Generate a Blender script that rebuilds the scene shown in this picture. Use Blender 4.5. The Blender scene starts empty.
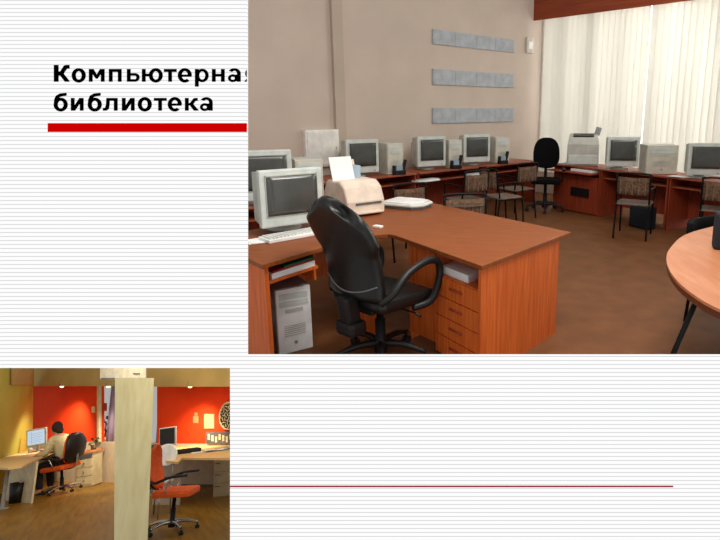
import bpy, bmesh, math, random
from mathutils import Vector, Matrix
random.seed(7)
D = bpy.data
SC = bpy.context.scene
COL = SC.collection
R = math.radians
# ------------------------------------------------------------------ camera
FPX, PX, PY, HZ, CH = 540.0, 440.0, 225.0, 109.0, 1.64
PITCH = math.atan((PY - HZ) / FPX)
cam_d = D.cameras.new('camera'); cam = D.objects.new('camera', cam_d); COL.objects.link(cam)
cam_d.sensor_fit = 'HORIZONTAL'; cam_d.sensor_width = 36.0
cam_d.lens = FPX / 720 * 36.0
cam_d.shift_x = (360 - PX) / 720.0
cam_d.shift_y = (PY - 270) / 720.0
cam_d.clip_start = 0.05; cam_d.clip_end = 100
CAMPOS = Vector((0, 0, CH))
cam.location = CAMPOS
cam.rotation_euler = (math.pi / 2 - PITCH, 0, 0)
SC.camera = cam
# ------------------------------------------------------------------ world, light, exposure
w = D.worlds.new('world'); SC.world = w; w.use_nodes = True
w.node_tree.nodes['Background'].inputs[0].default_value = (1.0, 0.97, 0.93, 1)
w.node_tree.nodes['Background'].inputs[1].default_value = 0.42
SC.view_settings.view_transform = 'Standard'; SC.view_settings.look = 'None'
SC.view_settings.exposure = 0.0; SC.view_settings.gamma = 1.0
SC.view_settings.use_curve_mapping = False


def area(name, loc, target, size, size_y, power, color=(1, 1, 1), spread=math.pi):
    l = D.lights.new(name, 'AREA'); l.shape = 'RECTANGLE'; l.size = size; l.size_y = size_y
    l.energy = power; l.color = color; l.spread = spread
    o = D.objects.new(name, l); COL.objects.link(o); o.location = loc
    o.rotation_euler = (Vector(target) - Vector(loc)).to_track_quat('-Z', 'Y').to_euler()
    return o


# daylight outside the blinds, plus three added fill lamps inside the room
area('daylight_outside', (6.3, 9.6, 2.4), (4.2, 7.6, 1.9), 8.0, 4.0, 330, (1, 0.98, 0.93))
area('blinds_fill', (3.4, 7.4, 3.2), (0.6, 9.0, 2.2), 1.6, 1.2, 30, (1, 0.97, 0.92))  # added indoor lamp, brightens the corner wall as the blinds would
area('overhead_fill', (0.6, 3.4, 4.1), (0.5, 4.4, 0), 3.0, 1.6, 70, (1, 0.95, 0.88))  # added overhead lamp for soft shadows, no fitting there
area('front_fill', (1.0, 2.7, 3.3), (0.0, 3.9, 0.2), 1.2, 0.8, 60, (1, 0.96, 0.9))  # added flash-like fill for the near part of the room


# ------------------------------------------------------------------ frames: pixel rays against real planes
def camray(px, py):
    x, y = (px - PX) / FPX, -(py - PY) / FPX
    c, s = math.cos(PITCH), math.sin(PITCH)
    return Vector((x, c + y * s, -s + y * c))


class Frame:
    def __init__(self, m):
        self.m = m; self.inv = m.inverted()
        self.c = self.inv @ CAMPOS
        self.r3 = self.inv.to_3x3()

    def ray(self, px, py): return self.r3 @ camray(px, py)

    def P(self, px, py, z=0.0):
        r = self.ray(px, py); t = (z - self.c.z) / r.z
        return self.c + r * t

    def V(self, px, py, p):
        r = self.ray(px, py); d = Vector((p[0] - self.c.x, p[1] - self.c.y))
        t = (d.x * r.x + d.y * r.y) / (r.x ** 2 + r.y ** 2)
        return (self.c + r * t).z

    def W(self, px, py, A, B):                      # on the upright plane through A and B
        n = Vector((B[1] - A[1], -(B[0] - A[0]), 0)); r = self.ray(px, py)
        t = (Vector((A[0], A[1], 0)) - self.c).dot(n) / r.dot(n)
        return self.c + r * t


F1 = Frame(Matrix.Identity(4))
# the second room is a separate space that slopes down behind the lower opening
H2, SL, H0 = 1.5, -0.07, 410.0
_c = -((H0 - PY) / FPX - SL * (115 - PX) / FPX)
c_, s_ = math.cos(PITCH), math.sin(PITCH)
CR, CU, CF = Vector((1, 0, 0)), Vector((0, s_, c_)), Vector((0, c_, -s_))
up2 = (CR * SL + CU * 1.0 - CF * _c).normalized()
f2 = camray(115, H0); f2 = (f2 - up2 * f2.dot(up2)).normalized()
x2 = f2.cross(up2).normalized()
o2 = CAMPOS - up2 * H2
F2 = Frame(Matrix(((x2.x, f2.x, up2.x, o2.x), (x2.y, f2.y, up2.y, o2.y), (x2.z, f2.z, up2.z, o2.z), (0, 0, 0, 1))))


# ------------------------------------------------------------------ materials
def srgb(r, g, b):
    f = lambda v: (v / 255 / 12.92) if v / 255 <= 0.04045 else ((v / 255 + 0.055) / 1.055) ** 2.4
    return (f(r), f(g), f(b), 1)


def mat(name, col, rough=0.6, metal=0.0, var=0.06, scale=8.0, spec=0.4, bump=0.0, stretch=None, col2=None, detail=3.0):
    m = D.materials.new(name); m.use_nodes = True; nt = m.node_tree; b = nt.nodes['Principled BSDF']
    b.inputs['Roughness'].default_value = rough; b.inputs['Metallic'].default_value = metal
    b.inputs['Specular IOR Level'].default_value = spec
    tc = nt.nodes.new('ShaderNodeTexCoord'); mp = nt.nodes.new('ShaderNodeMapping')
    if stretch: mp.inputs['Scale'].default_value = stretch
    nz = nt.nodes.new('ShaderNodeTexNoise'); nz.inputs['Scale'].default_value = scale; nz.inputs['Detail'].default_value = detail
    rp = nt.nodes.new('ShaderNodeValToRGB')
    c = srgb(*col)
    if col2: a, d = c, srgb(*col2)
    else:
        a = tuple(v * (1 - var * 2) for v in c[:3]) + (1,); d = tuple(min(1, v * (1 + var * 2)) for v in c[:3]) + (1,)
    rp.color_ramp.elements[0].position = 0.32; rp.color_ramp.elements[1].position = 0.68
    rp.color_ramp.elements[0].color = a; rp.color_ramp.elements[1].color = d
    L = nt.links.new
    L(tc.outputs['Object'], mp.inputs['Vector']); L(mp.outputs[0], nz.inputs['Vector'])
    L(nz.outputs['Fac'], rp.inputs[0]); L(rp.outputs[0], b.inputs['Base Color'])
    if bump:
        bp = nt.nodes.new('ShaderNodeBump'); bp.inputs['Strength'].default_value = bump; bp.inputs['Distance'].default_value = 0.01
        L(nz.outputs['Fac'], bp.inputs['Height']); L(bp.outputs[0], b.inputs['Normal'])
    return m


def emis(name, col, strength):
    m = D.materials.new(name); m.use_nodes = True; nt = m.node_tree
    nt.nodes.remove(nt.nodes['Principled BSDF'])
    e = nt.nodes.new('ShaderNodeEmission'); e.inputs[0].default_value = srgb(*col); e.inputs[1].default_value = strength
    nt.links.new(e.outputs[0], nt.nodes['Material Output'].inputs[0])
    return m


M = {}
M['wood_top'] = mat('desk_top_wood', (142, 76, 30), 0.48, scale=3.0, stretch=(2.0, 14, 1), col2=(126, 62, 22), spec=0.3, bump=0.02)
M['wood_side'] = mat('desk_side_wood', (224, 112, 44), 0.5, scale=3.0, stretch=(16, 16, 0.9), col2=(196, 86, 26))
M['wood_dark'] = mat('desk_red_wood', (158, 66, 36), 0.55, scale=3.0, stretch=(12, 12, 1.0), col2=(128, 48, 26))
M['wood_darktop'] = mat('desk_red_top', (162, 84, 56), 0.4, scale=3.0, stretch=(3, 12, 1.0), col2=(140, 66, 42))
M['valance'] = mat('valance_wood', (150, 66, 30), 0.55, scale=2.0, stretch=(1, 1, 12), col2=(128, 50, 20))
M['edge'] = mat('edge_band', (226, 150, 100), 0.5)
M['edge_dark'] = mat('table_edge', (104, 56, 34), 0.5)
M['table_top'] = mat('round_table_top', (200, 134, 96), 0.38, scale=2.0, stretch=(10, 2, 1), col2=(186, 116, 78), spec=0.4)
M['black'] = mat('black_plastic', (22, 22, 22), 0.45, spec=0.4)
M['leather'] = mat('black_leather', (14, 16, 15), 0.38, scale=30, bump=0.15, spec=0.5)
M['fabric'] = mat('black_fabric', (14, 14, 15), 0.95, scale=60, bump=0.1, spec=0.1)
M['piping'] = mat('grey_piping', (120, 122, 120), 0.4)
M['tube'] = mat('black_tube', (12, 11, 11), 0.5, spec=0.2)
M['chrome'] = mat('chrome', (180, 182, 180), 0.22, metal=0.9)
M['crt'] = mat('crt_plastic', (204, 210, 204), 0.55)
M['crt_side'] = mat('crt_housing', (188, 188, 178), 0.6)
M['beige'] = mat('beige_plastic', (204, 200, 184), 0.6)
M['fax'] = mat('fax_plastic', (224, 206, 188), 0.55)
M['grey'] = mat('grey_plastic', (150, 152, 150), 0.55)
M['dgrey'] = mat('dark_grey_plastic', (84, 90, 94), 0.55)
M['white'] = mat('white_plastic', (236, 236, 234), 0.5)
M['key'] = mat('key_caps', (214, 214, 210), 0.6)
M['glass'] = mat('crt_glass', (74, 76, 72), 0.16, spec=0.6)
M['paper'] = mat('paper', (240, 240, 238), 0.8, var=0.02)
M['paper_blue'] = mat('bluish_paper', (150, 168, 182), 0.8)
M['red'] = mat('red_cover', (160, 40, 40), 0.6)
M['green'] = mat('green_cover', (40, 96, 52), 0.6)
M['weave'] = mat('cane_weave', (122, 92, 66), 0.8, scale=40, col2=(72, 50, 38))
M['seatwood'] = mat('grey_brown_seat', (132, 112, 98), 0.6, scale=20, col2=(100, 82, 70))
M['wall'] = mat('pinkish_plaster', (200, 184, 170), 0.9, var=0.02, scale=2.0, spec=0.1)
M['wall_dk'] = mat('beige_plaster', (188, 172, 156), 0.9, var=0.02, scale=2.0, spec=0.1)
M['vent'] = mat('vent_grey', (176, 180, 184), 0.5)
M['vent_dk'] = mat('vent_slot', (170, 175, 180), 0.6)
M['floor'] = mat('brown_linoleum', (126, 80, 46), 0.6, scale=5.0, col2=(110, 68, 38), detail=6, spec=0.25)
M['frame_w'] = mat('window_frame_white', (235, 233, 226), 0.5)
M['navy'] = mat('dark_bag', (26, 34, 44), 0.7)
# room two
M['orange_wall'] = mat('orange_wall_paint', (222, 62, 20), 0.8, var=0.03, scale=2.0, spec=0.15)
M['tan_wall'] = mat('ochre_wall_paint', (176, 168, 78), 0.85, var=0.03, scale=2.0, spec=0.1)
M['soffit'] = mat('ochre_soffit', (178, 150, 92), 0.85, var=0.04, scale=2.0, spec=0.1)
M['low_wall'] = mat('pale_dado', (196, 178, 156), 0.8, var=0.03)
M['base2'] = mat('grey_base', (110, 96, 84), 0.7)
M['floor2'] = mat('oak_laminate', (146, 106, 26), 0.4, scale=2.0, stretch=(9, 0.8, 1), col2=(116, 78, 14), spec=0.35, detail=5)
M['pillar'] = mat('pale_maple_cladding', (226, 214, 168), 0.5, scale=4.0, stretch=(3, 3, 0.7), col2=(212, 198, 146))
M['beam'] = mat('white_beam', (196, 190, 172), 0.7)
M['birch'] = mat('birch_desk_top', (222, 184, 122), 0.5, scale=3, stretch=(2, 9, 1), col2=(208, 168, 106))
M['birch_edge'] = mat('amber_edge', (196, 140, 62), 0.5)
M['cream'] = mat('cream_panel', (206, 192, 156), 0.6)
M['salmon'] = mat('salmon_top', (218, 136, 90), 0.5)
M['orange'] = mat('orange_upholstery', (226, 92, 28), 0.8, scale=30)
M['lilac'] = mat('lilac_curtain', (176, 158, 184), 0.9, scale=6, stretch=(12, 12, 0.4), col2=(150, 130, 166))
M['leaf'] = mat('dark_leaf', (62, 78, 44), 0.6, scale=20, col2=(40, 56, 32))
M['pot'] = mat('clay_pot', (120, 92, 66), 0.7)
M['shirt'] = mat('cream_shirt', (206, 196, 150), 0.9, scale=20)
M['skin'] = mat('skin', (200, 150, 120), 0.6)
M['hair'] = mat('dark_hair', (50, 34, 26), 0.8, scale=40)
M['trousers'] = mat('dark_trousers', (34, 30, 30), 0.9)
M['screen_on'] = emis('lit_screen', (196, 212, 226), 1.0)
M['screen_row'] = emis('lit_screen_rows', (140, 164, 190), 1.0)
M['spot_on'] = emis('lit_lamp', (255, 226, 170), 3.0)


def board_material():
    m = D.materials.new('striped_slide_surface'); m.use_nodes = True; nt = m.node_tree
    nt.nodes.remove(nt.nodes['Principled BSDF'])
    L = nt.links.new
    tc = nt.nodes.new('ShaderNodeTexCoord'); sp = nt.nodes.new('ShaderNodeSeparateXYZ'); L(tc.outputs['Object'], sp.inputs[0])
    def math_(op, a, b):
        n = nt.nodes.new('ShaderNodeMath'); n.operation = op
        for i, v in enumerate((a, b)):
            if isinstance(v, (int, float)): n.inputs[i].default_value = v
            else: L(v, n.inputs[i])
        return n.outputs[0]
    # rows counted downward in a 4-unit rhythm; one unit is PXM metres on the board
    row = math_('MULTIPLY', sp.outputs['Y'], -1.0 / PXM)
    row = math_('ADD', row, 4000.0 + PY)
    md = math_('MODULO', row, 4.0)
    lt = math_('LESS_THAN', md, 1.0)
    mx = nt.nodes.new('ShaderNodeMix'); mx.data_type = 'RGBA'
    L(lt, mx.inputs['Factor']); mx.inputs['A'].default_value = (1, 1, 1, 1); mx.inputs['B'].default_value = srgb(218, 218, 218)
    e = nt.nodes.new('ShaderNodeEmission'); L(mx.outputs['Result'], e.inputs[0])  # panel glows evenly instead of being lit from the front
    L(e.outputs[0], nt.nodes['Material Output'].inputs[0])
    return m


# ------------------------------------------------------------------ mesh helpers
class MB:
    def __init__(self): self.bm = bmesh.new()

    def _add(self, verts, faces, mi=0):
        vs = [self.bm.verts.new(v) for v in verts]; out = []
        for f in faces:
            try:
                fc = self.bm.faces.new([vs[i] for i in f]); fc.material_index = mi; out.append(fc)
            except ValueError: pass
        return vs, out

    def box(self, c, s, rot=None, mi=0, bev=0.0, taper=None):
        b = bmesh.new(); bmesh.ops.create_cube(b, size=1)
        for v in b.verts:
            v.co = Vector((v.co.x * s[0], v.co.y * s[1], v.co.z * s[2]))
        if taper:                                    # scale the +y end (x, z)
            for v in b.verts:
                if v.co.y > 0: v.co.x *= taper[0]; v.co.z *= taper[1]
        if bev: bmesh.ops.bevel(b, geom=b.edges[:], offset=bev, segments=2, affect='EDGES', profile=0.6)
        m = (rot.to_4x4() if rot else Matrix.Identity(4))
        m = Matrix.Translation(c) @ m
        b.verts.index_update()
        self._add([m @ v.co for v in b.verts], [[v.index for v in f.verts] for f in b.faces], mi)
        b.free(); return self

    def prism(self, poly, z0, z1, mi=0):
        n = len(poly)
        a = sum(poly[i][0] * poly[(i + 1) % n][1] - poly[(i + 1) % n][0] * poly[i][1] for i in range(n))
        if a < 0: poly = poly[::-1]
        vs = [(p[0], p[1], z0) for p in poly] + [(p[0], p[1], z1) for p in poly]
        self._add(vs, [list(range(n))[::-1], list(range(n, 2 * n))] + [[i, (i + 1) % n, n + (i + 1) % n, n + i] for i in range(n)], mi)
        return self

    def slab(self, pts, thick, mi=0):               # planar polygon given in 3D, extruded by a vector
        n = len(pts); t = Vector(thick); pts = [Vector(p) for p in pts]
        self._add(pts + [p + t for p in pts], [list(range(n)), list(range(n, 2 * n))[::-1]] + [[(i + 1) % n, i, n + i, n + (i + 1) % n] for i in range(n)], mi)
        bmesh.ops.recalc_face_normals(self.bm, faces=self.bm.faces[:])
        return self

    def tube(self, pts, r, seg=8, mi=0, closed=False):
        pts = [Vector(p) for p in pts]; n = len(pts); rings = []
        rr = r if isinstance(r, (list, tuple)) else [r] * n
        up = None
        for i, p in enumerate(pts):
            if closed: t = (pts[(i + 1) % n] - pts[i - 1])
            else: t = pts[min(i + 1, n - 1)] - pts[max(i - 1, 0)]
            t = t.normalized() if t.length > 1e-9 else Vector((0, 0, 1))
            if up is None: up = Vector((0, 0, 1)) if abs(t.z) < 0.9 else Vector((1, 0, 0))
            a = t.cross(up)
            a = a.normalized() if a.length > 1e-6 else t.orthogonal().normalized()
            b = a.cross(t).normalized(); up = b
            rings.append([self.bm.verts.new(p + (a * math.cos(2 * math.pi * k / seg) + b * math.sin(2 * math.pi * k / seg)) * rr[i]) for k in range(seg)])
        m = n if closed else n - 1
        for i in range(m):
            A, B = rings[i], rings[(i + 1) % n]
            for k in range(seg):
                f = self.bm.faces.new([A[k], B[k], B[(k + 1) % seg], A[(k + 1) % seg]]); f.material_index = mi; f.smooth = True
        if not closed:
            for g in (rings[0], rings[-1]):
                f = self.bm.faces.new(g); f.material_index = mi
        bmesh.ops.recalc_face_normals(self.bm, faces=self.bm.faces[:])
        return self

    def lathe(self, prof, c=(0, 0, 0), seg=16, mi=0, m=None):
        rings = []; m = m or Matrix.Identity(4); c = Vector(c)
        for (r, z) in prof:
            rings.append([self.bm.verts.new(c + m @ Vector((r * math.cos(2 * math.pi * k / seg), r * math.sin(2 * math.pi * k / seg), z))) for k in range(seg)])
        for A, B in zip(rings, rings[1:]):
            for k in range(seg):
                f = self.bm.faces.new([A[k], A[(k + 1) % seg], B[(k + 1) % seg], B[k]]); f.smooth = True; f.material_index = mi
        for g in (rings[0][::-1], rings[-1]):
            f = self.bm.faces.new(g); f.material_index = mi
        return self

    def ball(self, c, r, seg=12, mi=0):
        prof = [(max(1e-4, math.sin(math.pi * i / 8)) , -math.cos(math.pi * i / 8)) for i in range(9)]
        c = Vector(c); rings = []
        for (q, z) in prof:
            rings.append([self.bm.verts.new(c + Vector((q * r[0] * math.cos(2 * math.pi * k / seg), q * r[1] * math.sin(2 * math.pi * k / seg), z * r[2]))) for k in range(seg)])
        for A, B in zip(rings, rings[1:]):
            for k in range(seg):
                f = self.bm.faces.new([A[k], A[(k + 1) % seg], B[(k + 1) % seg], B[k]]); f.smooth = True; f.material_index = mi
        for g in (rings[0][::-1], rings[-1]): self.bm.faces.new(g)
        return self

    def grid(self, nu, nv, fn, thick=0.02, mi=0):   # curved shell fn(u,v) with thickness along -normal
        P_ = [[Vector(fn(i / nu, j / nv)) for j in range(nv + 1)] for i in range(nu + 1)]
        N_ = []
        for i in range(nu + 1):
            row = []
            for j in range(nv + 1):
                du = P_[min(i + 1, nu)][j] - P_[max(i - 1, 0)][j]; dv = P_[i][min(j + 1, nv)] - P_[i][max(j - 1, 0)]
                n = du.cross(dv); row.append(n.normalized() if n.length > 1e-9 else Vector((0, 0, 1)))
            N_.append(row)
        a = [[self.bm.verts.new(P_[i][j]) for j in range(nv + 1)] for i in range(nu + 1)]
        b = [[self.bm.verts.new(P_[i][j] - N_[i][j] * thick) for j in range(nv + 1)] for i in range(nu + 1)]
        def q(*v):
            f = self.bm.faces.new(v); f.smooth = True; f.material_index = mi
        for i in range(nu):
            for j in range(nv):
                q(a[i][j], a[i + 1][j], a[i + 1][j + 1], a[i][j + 1]); q(b[i][j], b[i][j + 1], b[i + 1][j + 1], b[i + 1][j])
            q(a[i][0], b[i][0], b[i + 1][0], a[i + 1][0]); q(a[i][nv], a[i + 1][nv], b[i + 1][nv], b[i][nv])
        for j in range(nv):
            q(a[0][j], a[0][j + 1], b[0][j + 1], b[0][j]); q(a[nu][j], b[nu][j], b[nu][j + 1], a[nu][j + 1])
        bmesh.ops.recalc_face_normals(self.bm, faces=self.bm.faces[:])
        return self

    def build(self, name, mats, parent=None, matrix=None, bevel=0.0, subsurf=0):
        me = D.meshes.new(name); self.bm.to_mesh(me); self.bm.free()
        for m in (mats if isinstance(mats, list) else [mats]): me.materials.append(m)
        o = D.objects.new(name, me); COL.objects.link(o)
        if parent: o.parent = parent
        if matrix is not None: o.matrix_local = matrix
        if bevel:
            b = o.modifiers.new('bevel', 'BEVEL'); b.width = bevel; b.segments = 2; b.limit_method = 'ANGLE'; b.angle_limit = R(50)
        if subsurf:
            b = o.modifiers.new('sub', 'SUBSURF'); b.levels = subsurf; b.render_levels = subsurf
        return o


def thing(name, label, cat, F, pos, rz=0.0, group=None, roll=0.0):
    o = D.objects.new(name, None); COL.objects.link(o); o.empty_display_size = 0.1
    o.matrix_world = F.m @ Matrix.Translation(Vector(pos)) @ Matrix.Rotation(roll, 4, 'Y') @ Matrix.Rotation(rz, 4, 'Z')
    tag(o, label, cat, group); return o


def tag(o, label, cat, group=None):
    o['label'] = label; o['category'] = cat
    if group: o['group'] = group
    return o


def struct(o): o['kind'] = 'structure'; return o


def dup(root, F, pos, rz, label, group=None, roll=0.0):
    r = root.copy(); COL.objects.link(r)
    r.matrix_world = F.m @ Matrix.Translation(Vector(pos)) @ Matrix.Rotation(roll, 4, 'Y') @ Matrix.Rotation(rz, 4, 'Z')
    r['label'] = label
    if group: r['group'] = group
    for ch in list(root.children):
        c = ch.copy(); COL.objects.link(c); c.parent = r
        for g in list(ch.children):
            d = g.copy(); COL.objects.link(d); d.parent = c
    return r


def spline(pts, n=6, closed=False):
    out = []; N = len(pts); pts = [Vector(p) for p in pts]
    for i in range(N if closed else N - 1):
        if closed: p0, p1, p2, p3 = pts[i - 1], pts[i], pts[(i + 1) % N], pts[(i + 2) % N]
        else: p0, p1, p2, p3 = pts[max(i - 1, 0)], pts[i], pts[i + 1], pts[min(i + 2, N - 1)]
        for k in range(n):
            t = k / n
            out.append(0.5 * ((2 * p1) + (-p0 + p2) * t + (2 * p0 - 5 * p1 + 4 * p2 - p3) * t * t + (-p0 + 3 * p1 - 3 * p2 + p3) * t ** 3))
    if not closed: out.append(pts[-1])
    return out


def rz3(a): return Matrix.Rotation(a, 3, 'Z')
def rx3(a): return Matrix.Rotation(a, 3, 'X')


# ================================================================== THE STRIPED BOARD
BD = 2.0                                            # metres in front of the camera
PXM = BD / FPX


def b2(px, py): return ((px - PX) * PXM, -(py - PY) * PXM)


board = D.objects.new('presentation_board', None); COL.objects.link(board)
board.matrix_world = Matrix.Translation(CAMPOS + CF * BD) @ Matrix(((1, 0, 0), (0, s_, c_), (0, c_, -s_))).transposed().to_4x4()
board.matrix_world = Matrix(((CR.x, CU.x, -CF.x, 0), (CR.y, CU.y, -CF.y, 0), (CR.z, CU.z, -CF.z, 0), (0, 0, 0, 1)))
board.matrix_world = Matrix.Translation(CAMPOS + CF * BD) @ board.matrix_world
tag(board, 'large white presentation board with fine grey horizontal lines and two rectangular openings', 'presentation board')
m = MB()
XO, YO = (-40, 0, 230, 247, 760), None
rects = [(-200, -60, 247, 368), (247, 355, 900, 368), (-200, 368, -8, 550), (230, 368, 900, 600), (-200, 550, 230, 600),
         (247, -60, 900, -4), (726, -4, 900, 355)]
for (a, b, c, d) in rects:
    p, q = b2(a, b), b2(c, d)
    m.box(((p[0] + q[0]) / 2, (p[1] + q[1]) / 2, -0.006), (abs(q[0] - p[0]), abs(p[1] - q[1]), 0.012))
m.build('striped_panel', board_material(), board)
p, q = b2(48, 123.2), b2(247, 132)
MB().box(((p[0] + q[0]) / 2, (p[1] + q[1]) / 2, 0.001), (q[0] - p[0], p[1] - q[1], 0.002)).build('red_bar', emis('red_ink', (204, 0, 0), 1.0), board)  # red bar glows like the panel
p, q = b2(230, 485.6), b2(673, 487)
MB().box(((p[0] + q[0]) / 2, (p[1] + q[1]) / 2, 0.001), (q[0] - p[0], p[1] - q[1], 0.002)).build('thin_red_line', emis('dark_red_ink', (150, 30, 52), 1.0), board)  # this line glows like the panel too
ink = emis('black_ink', (0, 0, 0), 1.0)


def rc(a, b, c, d): return [(a, b), (c, b), (c, d), (a, d)]


def ring(cx_, cy_, rx, ry, ix, iy, a0=0, a1=360, n=32):
    out = []
    for k in range(n):
        p, q = R(a0 + (a1 - a0) * k / n), R(a0 + (a1 - a0) * (k + 1) / n)
        out.append([(cx_ + rx * math.cos(p), cy_ + ry * math.sin(p)), (cx_ + rx * math.cos(q), cy_ + ry * math.sin(q)),
                    (cx_ + ix * math.cos(q), cy_ + iy * math.sin(q)), (cx_ + ix * math.cos(p), cy_ + iy * math.sin(p))])
    return out


X = 12.8
GL = {
    'К': [rc(0, 0, 5, 16.9), [(5, 10.5), (6.5, 10.5), (10, 16.2), (12, 16.9), (16, 16.9), (16, 13), (13.5, 13), (11, 9.5), (10.2, 8), (16, .8), (16, 0), (11, 0), (6.5, 6), (5, 6)]],
    'о': ring(7, 6.4, 7.2, 7.3, 2.8, 4.1),
    'м': [rc(0, 0, 4, X), rc(12, 0, 16, X), [(3.5, X), (5, X), (8, 7.5), (11, X), (12.5, X), (12.5, 8), (9, 3), (7, 3), (3.5, 8)]],
    'п': [rc(0, 0, 4, X), rc(9, 0, 13, X), rc(0, 9.8, 13, X)],
    'ь': [rc(0, 0, 4, X), rc(0, 0, 9, 2.7), rc(0, 6, 9, 8.7)] + ring(8.5, 4.35, 4.5, 4.35, .9, 1.65, -90, 90, 14),
    'ю': [rc(0, 0, 4, X), rc(4, 5.4, 8, 8.2)] + ring(14, 6.4, 7.1, 7.3, 2.9, 4.1),
    'т': [rc(0, 9.8, 13, X), rc(4.3, 0, 8.3, X)],
    'е': [rc(1, 4.9, 13.9, 7.3)] + ring(7, 6.4, 7.2, 7.3, 2.9, 4.2, 0, 312),
    'р': [rc(0, -4.9, 4, X)] + ring(7.4, 6.3, 6.6, 6.8, 2.9, 4),
    'н': [rc(0, 0, 4, X), rc(9, 0, 13, X), rc(0, 5.2, 13, 8)],
    'а': [rc(9, 0, 13, 9), rc(5, 4.8, 9.2, 7.2), rc(6, .4, 9.5, 2)] + ring(6.5, 8.4, 6.5, 5.2, 2.5, 2.5, 0, 150, 16) + ring(5, 3.6, 5, 4, 1.9, 1.5),
    'я': [[(1.0, 7), (2.8, 4.3), (2.8, 12.2), (1.3, 10.5)], [(0, 0), (2.8, 0), (2.8, 3.6)]],
    'б': ring(7, 6.1, 7.2, 7.0, 2.8, 3.7) + [[(0, 5.5), (.3, 11), (2, 15), (6, 17.3), (13, 18), (13, 15), (8, 14.3), (4.5, 12.5), (3.6, 9), (3.6, 5.5)]],
    'и': [rc(0, 0, 4, X), rc(9, 0, 13, X), [(3.5, 0), (4.5, 0), (9.5, 7.5), (9.5, X), (8.5, X), (3.5, 5)]],
    'л': [rc(11, 0, 15, X), rc(4, 9.8, 15, X), [(3.5, X), (7.2, X), (7, 6), (6.3, 2), (4, 0), (0, 0), (0, 2.9), (2, 2.9), (3, 5.5)]],
    'к': [rc(0, 0, 4, X), [(4, 7.8), (5, 7.8), (8.5, 12.3), (10, X), (13, X), (13, 9.7), (11, 9.7), (8.7, 6.6), (14, .5), (14, 0), (9, 0), (5, 5.2), (4, 5.2)]],
}


def heading(chars, base):
    mm = MB()
    for ch_, x0 in chars:
        for poly in GL[ch_]:
            pts = [b2(x0 + x, base - y) for x, y in poly]
            mm._add([(p[0], p[1], 0.0015) for p in pts], [list(range(len(pts)))])
    bmesh.ops.triangulate(mm.bm, faces=mm.bm.faces[:])
    mm.build('heading_text', ink, board)


heading(list(zip('Компьютерная', (54, 72, 89, 109, 127, 142, 164, 178, 195, 212, 228, 244.2))), 81.9)
heading(list(zip('библиотека', (54, 71, 88, 103, 122, 138, 154, 168, 185, 200))), 110.8)

# ================================================================== MAIN ROOM SHELL
e43 = Vector((math.cos(R(43)), math.sin(R(43)), 0)); n43 = Vector((-e43.y, e43.x, 0))
rowp = F1.P(418, 173, 0.75)
wallA = Vector((rowp.x, rowp.y, 0)) + n43 * 0.78
wallB = wallA + e43 * 5
cor = F1.W(537, 160, wallA, wallB); cor.z = 0       # the corner between plaster wall and windows
w2d = Vector((math.cos(R(-43.2)), math.sin(R(-43.2)), 0))
leftend = F1.W(190, 200, wallA, wallB); leftend.z = 0
rend = F1.W(800, 150, cor, cor + w2d); rend.z = 0
ZT = 4.1
# floor: reaches just past what the opening shows
fl = [F1.P(238, 440), F1.P(800, 440), rend + (rend - cor).normalized() * 0.1 + Vector((0, 0, 0)), cor + n43 * 0.1, Vector(F1.W(238, 200, wallA, wallB).xy.to_3d()) + n43 * 0.1]
struct(MB().prism([(p.x, p.y) for p in fl], -0.04, 0.0).build('floor', M['floor']))
pil = F1.W(333, 100, wallA, wallB); pil2 = F1.W(343, 100, wallA, wallB)
def wallseg(name, A, B, z0, z1, th, m_):
    return struct(MB().slab([(A.x, A.y, z0), (B.x, B.y, z0), (B.x, B.y, z1), (A.x, A.y, z1)], th).build(name, m_))
wallseg('wall_left', leftend, cor + (cor - leftend).normalized() * 0.1, 0, ZT, n43 * 0.12, M['wall'])
q1 = Vector((pil.x, pil.y, 0)); q2 = Vector((pil2.x, pil2.y, 0))
wallseg('trim_1', q1, q2, 0, ZT, -n43 * 0.06, M['wall_dk'])
n2 = Vector((-w2d.y, w2d.x, 0))                      # outward normal of the window wall
# window wall: sill wall, head wall, frames, panes
wallseg('wall_right', cor, rend, 0, 0.45, n2 * 0.15, M['wall'])
wallseg('wall_right_upper', cor, rend, 3.75, ZT, n2 * 0.15, M['wall'])
Lw = (rend - cor).length
g = D.materials.new('window_glass'); g.use_nodes = True
gb = g.node_tree.nodes['Principled BSDF']; gb.inputs['Base Color'].default_value = (1, 1, 1, 1); gb.inputs['Transmission Weight'].default_value = 1.0
gb.inputs['Roughness'].default_value = 0.0; gb.inputs['IOR'].default_value = 1.02
nwin = 4
for i in range(nwin):
    a = cor + w2d * (Lw * i / nwin + 0.02) + n2 * 0.06; b = cor + w2d * (Lw * (i + 1) / nwin - 0.02) + n2 * 0.06
    mm = MB()
    ang = math.atan2(w2d.y, w2d.x); mid = (a + b) / 2; L_ = (b - a).length
    for zz in (0.49, 3.71): mm.box((mid.x, mid.y, zz), (L_, 0.06, 0.07), rz3(ang))
    for pt in (a, b, mid): mm.box((pt.x, pt.y, 2.10), (0.06, 0.06, 3.2), rz3(ang))
    fr = struct(mm.build('window_%d' % (i + 1), M['frame_w']))
    mm = MB(); mm.box((mid.x, mid.y, 2.10), (L_ - 0.08, 0.008, 3.14), rz3(ang)); mm.build('pane', g, fr)

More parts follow.
